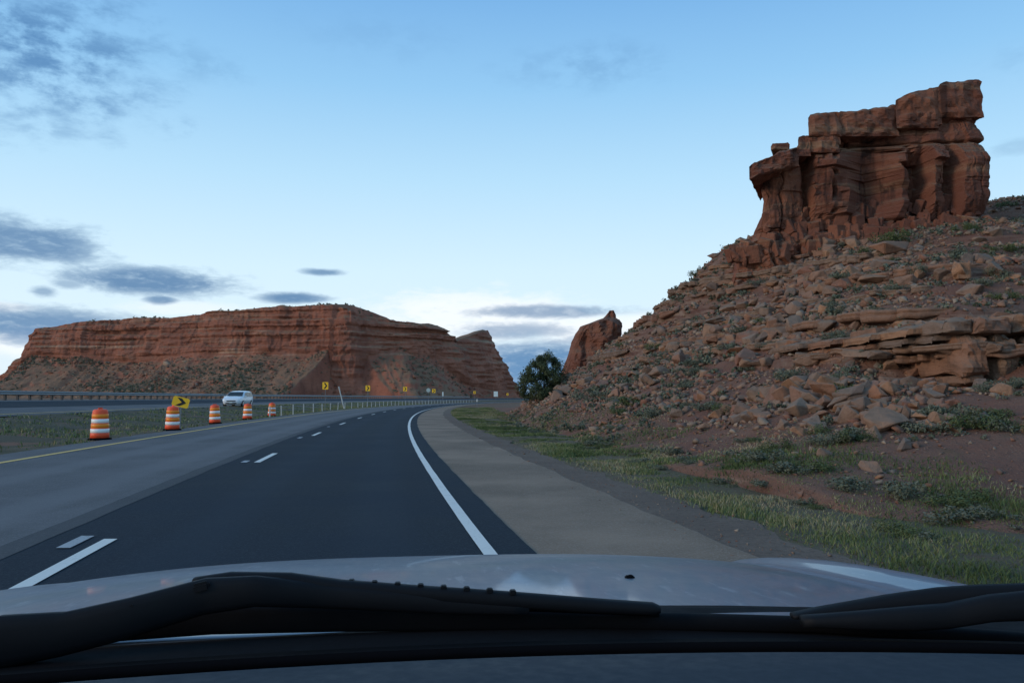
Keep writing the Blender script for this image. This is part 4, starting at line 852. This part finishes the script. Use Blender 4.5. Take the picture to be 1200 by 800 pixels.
# ---------------------------------------------------------------- cable barrier
cb = empty('cable_barrier', (float(tx(11.0, 62)), 62, 0)); tag(cb, 'cable barrier with short pale posts along the median edge', 'barrier')
TB_ = 11.0; pm = MB().box((0, 0, .38), (.075, .075, .95), bev=.01); bm_tmp = pm.build('barrier_post', M_whitepost); pme = bm_tmp.data; bpy.data.objects.remove(bm_tmp)
yb = 66.0; PYS = []
while yb < 250: PYS.append(yb); yb += 5.2 if yb < 110 else 4.0
PYS = [61.5]+PYS
for yb in PYS:
    o = bpy.data.objects.new('barrier_post', pme); COL.objects.link(o); o.location = (float(tx(TB_, yb))-cb.location.x, yb-62, float(gz(TB_))); o.rotation_euler = (random.gauss(0, .02), random.gauss(0, .03), 0); o.scale = (1.25, 1.25, random.uniform(.94, 1.04)); o.parent = cb
for zc in (.42, .56, .72):
    mb = MB(); pts = [Vector((float(tx(TB_, yb))-cb.location.x, yb-62, float(gz(TB_))+zc)) for yb in PYS]
    for a, b_ in zip(pts, pts[1:]): mb.tube(a, b_, .012, n=5)
    mb.build('cable', M_cable, cb)
# ---------------------------------------------------------------- W-beam guardrail beyond the opposing road
gr = empty('guardrail', (float(tx(32.4, 40)), 40, 1.2)); tag(gr, 'grey steel guardrail with timber posts beyond the opposing road', 'guardrail')
prof = [(-.0, .0), (.05, .04), (.05, .09), (.0, .13), (.0, .18), (.05, .22), (.05, .27), (0, .31)]
ysr = np.arange(20, 330, 3.8); Vr = []
for yb in ysr:
    for (a, b_) in prof: Vr.append((float(tx(32.2-a, yb))-gr.location.x, yb-40, .46+b_))
Vr = np.array(Vr); ro = link('rail', npmesh('rail', Vr, gridfaces(len(ysr), len(prof))), M_galv, gr)
Vb = Vr.copy(); Vb[:, 0] -= .006*1; ro.modifiers.new('thickness', 'SOLIDIFY').thickness = .012
pm = MB().box((0, 0, .3), (.17, .20, 1.0), bev=.01); tmp = pm.build('guardrail_post', M_steelpost); pme2 = tmp.data; bpy.data.objects.remove(tmp)
bmk = MB().box((0, 0, 0), (.15, .18, .36)); tmp = bmk.build('spacer_block', M_steelpost); bme = tmp.data; bpy.data.objects.remove(tmp)
for yb in np.arange(21.9, 326, 1.9):
    o = bpy.data.objects.new('guardrail_post', pme2); COL.objects.link(o); o.parent = gr; o.location = (float(tx(32.52, yb))-gr.location.x, yb-40, 0.0)
    if yb < 120:
        b2 = bpy.data.objects.new('spacer_block', bme); COL.objects.link(b2); b2.parent = o; b2.location = (.20, 0, .6)
# ---------------------------------------------------------------- white minivan, oncoming
M_vanw = plain('white_car_paint', (.72, .74, .76), .3, noise_amt=.02, coat=.6); M_glass = plain('tinted_car_glass', (.008, .013, .018), .12, spec=.2, noise_amt=.05)
M_lamp = plain('headlamp_lens', (.75, .78, .8), .15, spec=.7, noise_amt=.05); M_tyre = plain('tyre_rubber', (.02, .02, .02), .85); M_rim = plain('alloy_rim', (.45, .46, .48), .35, .7)
def minivan():
    root = empty('white_minivan'); st = [  # x(front=+), z_bottom, z_belt, z_top, half width
        (2.45, .32, .62, .70, .62), (2.38, .24, .74, .80, .80), (2.15, .20, .86, .93, .90), (1.75, .20, .96, 1.03, .94), (1.35, .20, 1.02, 1.10, .95), (1.05, .20, 1.04, 1.22, .95), (.45, .20, 1.05, 1.58, .96), (.15, .20, 1.05, 1.68, .96), (-.6, .20, 1.06, 1.75, .96), (-1.5, .20, 1.07, 1.74, .96), (-2.15, .22, 1.08, 1.66, .95), (-2.38, .28, 1.06, 1.45, .92), (-2.5, .36, .95, 1.10, .84)]
    bm = bmesh.new(); rings = []
    for (x, zb, zl, zt, w_) in st:
        tum = .80 if zt > 1.3 else .93
        half = [(0, zb), (w_*.85, zb), (w_*.97, zb+.14), (w_, (zb+zl)/2), (w_*.985, zl), (w_*(.98+tum)/2, zl+(zt-zl)*.55), (w_*tum, zt-.05*min(1, zt-zl+.2)), (w_*tum*.75, zt-.005), (0, zt+.02)]
        ring = [(yv, zv) for yv, zv in half]+[(-yv, zv) for yv, zv in half[-2:0:-1]]
        rings.append([bm.verts.new((x, a, b_)) for a, b_ in ring])
    for a, b_ in zip(rings, rings[1:]):
        for i in range(len(a)): bm.faces.new((a[i], a[(i+1) % len(a)], b_[(i+1) % len(a)], b_[i]))
    bm.faces.new(rings[0]); bm.faces.new(rings[-1][::-1]); bmesh.ops.recalc_face_normals(bm, faces=bm.faces); me = bpy.data.meshes.new('body'); bm.to_mesh(me); bm.free()
    bo = link('body', me, M_vanw, root, True)
    for s in (-1, 1):
        e = s*.012
        def q(x0, x1, x2, x3, z0, z1, name='side_window'):
            w0, w1 = .972*s*.955+e, s*.80*.96+s*.05+e
            MB().poly([(x0, s*.957+e, z0), (x1, s*.957+e, z0), (x2, s*.815+e, z1), (x3, s*.815+e, z1)]).build(name, M_glass, root)
        q(.98, .12, .05, .42, 1.10, 1.54); q(.04, -.95, -.95, -.02, 1.10, 1.60); q(-1.02, -1.95, -1.85, -1.02, 1.12, 1.60)
        MB().box((.98, s*1.06, 1.08), (.14, .22, .15), bev=.04).build('wing_mirror', M_vanw, root)
        MB().prism([(2.33, .66), (2.37, .60), (2.34, .80), (1.98, .94), (2.02, .80)], s*.62, s*.89).build('headlight', M_lamp, root)
        MB().box((2.37, s*.62, .40), (.06, .22, .10), bev=.02).build('fog_lamp', M_lamp, root)
        for xw in (1.55, -1.5):
            MB().tube((xw, s*.78, .34), (xw, s*.975, .34), .34, n=24).build('tyre', M_tyre, root); MB().tube((xw, s*.97, .34), (xw, s*.985, .34), .21, n=18).build('rim', M_rim, root)
    MB().poly([(1.22, -.80, 1.17), (1.22, .80, 1.17), (.40, .68, 1.60), (.40, -.68, 1.60)]).build('windscreen', M_glass, root).location = (.05, 0, .02)
    MB().box((2.43, 0, .60), (.06, .95, .16), bev=.02).build('grille', M_blk, root); MB().box((2.46, 0, .36), (.05, 1.1, .12), bev=.02).build('air_intake', M_blk, root)
    MB().box((2.49, 0, .46), (.02, .32, .14)).build('number_plate', M_signwhite, root); return root
van = minivan(); yv = 88.0; p = W(279, 470, yv); tv = float(tof(p.x, yv)); van.location = (p.x, yv, float(gz(tv))+.035); van.scale = (1.06, 1.06, .97)
van.rotation_euler = (0, math.atan(.0667)*0, math.atan2(-1, .055)); tag(van, 'white oncoming minivan on the far carriageway', 'van')
# ---------------------------------------------------------------- the car we sit in
YAW = R(7); CW = empty('own_car', (.04, 0, 0), YAW); tag(CW, 'silver car in the foreground, seen over its bonnet, wipers and dashboard', 'car')
def silver():
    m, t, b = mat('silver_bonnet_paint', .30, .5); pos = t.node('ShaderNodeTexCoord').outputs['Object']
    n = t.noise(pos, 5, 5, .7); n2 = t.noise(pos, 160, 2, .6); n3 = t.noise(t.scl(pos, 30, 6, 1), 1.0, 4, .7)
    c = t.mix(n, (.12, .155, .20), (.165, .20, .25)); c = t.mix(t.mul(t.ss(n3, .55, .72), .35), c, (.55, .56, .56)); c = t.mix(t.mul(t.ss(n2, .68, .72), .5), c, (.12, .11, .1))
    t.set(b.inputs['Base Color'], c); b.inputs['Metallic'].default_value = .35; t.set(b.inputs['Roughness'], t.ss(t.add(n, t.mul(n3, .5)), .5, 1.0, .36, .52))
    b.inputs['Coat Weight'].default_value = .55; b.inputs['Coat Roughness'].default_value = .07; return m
M_silver = silver(); M_plast = plain('black_trim_plastic', (.005, .0055, .007), .85, spec=.12, nscale=20); M_wiper = plain('wiper_black', (.006, .007, .009), .65, spec=.15)
M_dash = plain('dashboard_vinyl', (.022, .030, .040), .7, spec=.2, nscale=60)
def hoodz(u, v):
    s = np.clip((v-1.02)/1.15, 0, 1.3); z = 1.136-.085*s-.050*s**3
    a = np.abs(u); q = np.clip((a-.765)/.085, 0, 1); z = z-.012*(a/.7)**4+np.where(u > 0, .028, .008)*q*q*(3-2*q)
    return z-.9*np.clip(a-.84, 0, 1)**1.5
u = np.linspace(-.93, .93, 110); v = np.linspace(1.00, 2.22, 60); Ug, Vg = np.meshgrid(u, v)
vfront = 1-.16*(np.abs(Ug)/.93)**2.6; Vg2 = 1.0+(Vg-1.0)*vfront; Zh = hoodz(Ug, Vg)
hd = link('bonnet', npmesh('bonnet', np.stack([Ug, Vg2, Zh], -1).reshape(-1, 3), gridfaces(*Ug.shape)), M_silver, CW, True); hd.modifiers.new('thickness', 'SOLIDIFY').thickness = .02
# front and flanks
for s in (-1, 1):
    ring = np.stack([np.full(40, s*.93), np.linspace(-.2, 2.0, 40)], -1)
    prof_ = [(0, 1.0), (.012, .90), (.02, .75), (.02, .55), (0, .35), (-.05, .25)]
    Vv = [(s*(.925+a), yv, (z if z < .95 else float(hoodz(.93, max(1.0, yv)))-.02)) for yv in np.linspace(-.2, 1.96, 40) for a, z in prof_]
    fo = link('front_wing', npmesh('front_wing', Vv, gridfaces(40, 6)), M_silver, CW, True); fo.modifiers.new('thickness', 'SOLIDIFY').thickness = .015
    w_ = MB().tube((s*.72, 1.45, .35), (s*.93, 1.45, .35), .35, n=28).build('tyre', M_tyre, CW)
Vv = []
for uu in np.linspace(-.92, .92, 30):
    vf = 1.0+1.22*(1-.16*(abs(uu)/.95)**2.6)
    for dv_, zz_ in ((-.01, float(hoodz(min(abs(uu), .92), 2.22))-.02-.12*(abs(uu)/.95)**6), (.04, .84), (.09, .7), (.1, .5), (.04, .28)): Vv.append((uu, vf+dv_, zz_))
link('front_bumper', npmesh('front_bumper', Vv, gridfaces(30, 5)), M_silver, CW, True)
# cowl and dark base of the windscreen
def sheet(name, rows, m, parent, thick=.01):
    A_ = np.array(rows, float); o = link(name, npmesh(name, A_.reshape(-1, 3), gridfaces(A_.shape[0], A_.shape[1])), m, parent, True); o.modifiers.new('thickness', 'SOLIDIFY').thickness = thick; return o
us = np.linspace(-.95, .95, 40)
sheet('cowl_panel', [[(a, 1.12-.10*a*a+dv_, zz_-.02*a*a) for a in us] for dv_, zz_ in ((.03, 1.10), (.0, 1.122), (-.03, 1.126), (-.09, 1.124), (-.15, 1.134), (-.2, 1.132), (-.25, 1.146))], M_plast, CW)
sheet('windscreen_frit', [[(a, .87-.12*a*a+dv_, zz_-.015*a*a) for a in us] for dv_, zz_ in ((.02, 1.144), (-.03, 1.154), (-.06, 1.164))], M_rub, CW)
sheet('dashboard', [[(a, .80-.13*a*a+dv_, zz_-.015*a*a) for a in us] for dv_, zz_ in ((.0, 1.150), (-.03, 1.166), (-.1, 1.172), (-.2, 1.176), (-.35, 1.165), (-.5, 1.10), (-.52, .85))], M_dash, CW)
m_ws = bpy.data.materials.new('clear_windscreen_glass'); m_ws.use_nodes = True; t = NT(m_ws.node_tree); t.n.clear(); tb = t.node('ShaderNodeBsdfTransparent'); tb.inputs[0].default_value = (1, 1, 1, 1); t.node('ShaderNodeOutputMaterial', inp={0: tb.outputs[0]})
wsr = []
for k_ in range(8):
    f = k_/7; wsr.append([(a*(1-.12*f), .84-.12*a*a-f*.62, 1.14-.015*a*a+f*.50) for a in us])
ws = link('windscreen', npmesh('windscreen', np.array(wsr).reshape(-1, 3), gridfaces(8, 40)), m_ws, CW, True)
# wipers: each a thing of its own parts under the car
CI = (Matrix.Translation(CW.location) @ Matrix.Rotation(YAW, 4, 'Z')).inverted()
def swept(name, pts, m, parent, n=14):
    """pts: (px, py, dist, half height m, half depth m)"""
    rings = []; bm = bmesh.new()
    P_ = [W(a, b_, d) for a, b_, d, _, _ in pts]
    ks = np.linspace(0, len(pts)-1, (len(pts)-1)*5+1); arr = np.array([[*p, q[3], q[4]] for p, q in zip(P_, pts)])
    for k_ in ks:
        r_ = [np.interp(k_, range(len(pts)), arr[:, c]) for c in range(5)]; ring = []
        for j in range(n):
            a = 2*math.pi*j/n; ca, sa = math.cos(a), math.sin(a); ring.append(bm.verts.new(CI @ Vector((r_[0], r_[1]+r_[4]*math.copysign(abs(ca)**.7, ca), r_[2]+r_[3]*math.copysign(abs(sa)**.7, sa)))))
        rings.append(ring)
    for a, b_ in zip(rings, rings[1:]):
        for i in range(n): bm.faces.new((a[i], a[(i+1) % n], b_[(i+1) % n], b_[i]))
    bm.faces.new(rings[0]); bm.faces.new(rings[-1]); bmesh.ops.recalc_face_normals(bm, faces=bm.faces); me = bpy.data.meshes.new(name); bm.to_mesh(me); bm.free(); return link(name, me, m, parent, True)
dW = .93
swept('wiper_arm', [(-80, 775, .84, .03, .012), (0, 752, .86, .028, .012), (75, 742, .875, .023, .012), (150, 724, .89, .022, .012), (240, 698, .915, .020, .012), (300, 692, .92, .017, .01), (380, 697, .94, .014, .01), (520, 706, .95, .012, .008), (620, 712, .955, .008, .008)], M_wiper, CW)
for a_, b_, d_ in ((150, 712, .885), (236, 688, .905)):
    p = CI @ W(a_, b_, d_); MB().box(p, (.020, .008, .012), rot=Euler((0, -.25, 0)), bev=.003).build('arm_hinge', M_wiper, CW)
swept('wiper_rubber', [(300, 703, .955, .0025, .003), (480, 709, .965, .0025, .003), (640, 714, .975, .0025, .003), (772, 719, .98, .0025, .003)], M_rub, CW)
bl = swept('wiper_blade', [(228, 682, .93, .006, .008), (270, 682, .935, .012, .010), (340, 684, .94, .013, .010), (400, 689, .945, .010, .010), (480, 694, .95, .009, .010), (600, 702, .955, .009, .010), (700, 709, .96, .008, .010), (765, 712.5, .965, .007, .010), (773, 713, .965, .004, .008)], M_wiper, CW)
for k_ in range(0, 26, 3):
    px = 385+k_*9; py = np.interp(px, [400, 480, 600, 700], [689, 694, 702, 709])-9.0; p = CI @ W(px, py, .95); MB().box(p, (.007, .010, .005), bev=.001).build('blade_clip', M_wiper, bl)
swept('wiper_blade', [(928, 721, .94, .003, .008), (960, 717, .94, .006, .010), (1040, 709, .93, .012, .012), (1100, 707, .92, .018, .012), (1150, 706, .91, .020, .012), (1230, 704, .90, .020, .012), (1330, 705, .88, .02, .012)], M_wiper, CW)
swept('wiper_arm', [(940, 727, .92, .006, .01), (1010, 726, .90, .010, .01), (1070, 724, .89, .013, .01), (1110, 721, .89, .013, .012), (1160, 712, .88, .014, .012), (1250, 705, .87, .016, .012)], M_wiper, CW)
for q in range(34):
    uu = -.82+q*.05; MB().box((uu, 1.055-.10*uu*uu, 1.1275-.02*uu*uu), (.034, .006, .006), bev=.001).build('vent_slat', M_wiper, CW)
for pxn, pyn in ((738, 688), (250, 668)):
    p = CI @ W(pxn, pyn, 1.42); zc_ = float(hoodz(np.array(p.x), np.array(p.y))); nz_ = MB(); nz_.box((p.x, p.y, zc_+.001), (.016, .012, .006), bev=.002); nz_.box((p.x, p.y-.004, zc_+.004), (.007, .006, .004), bev=.001); nz_.build('washer_nozzle', M_plast, CW)
swept('rubber_strip', [(-20, 745, .92, .016, .01), (150, 734, .95, .015, .01), (250, 726, .965, .016, .01), (400, 723, .98, .016, .01), (700, 726, .99, .011, .01), (950, 731, .98, .009, .01), (1250, 752, .95, .008, .01)], M_plast, CW)
print('tris ~', sum(len(m.polygons) for m in bpy.data.meshes))
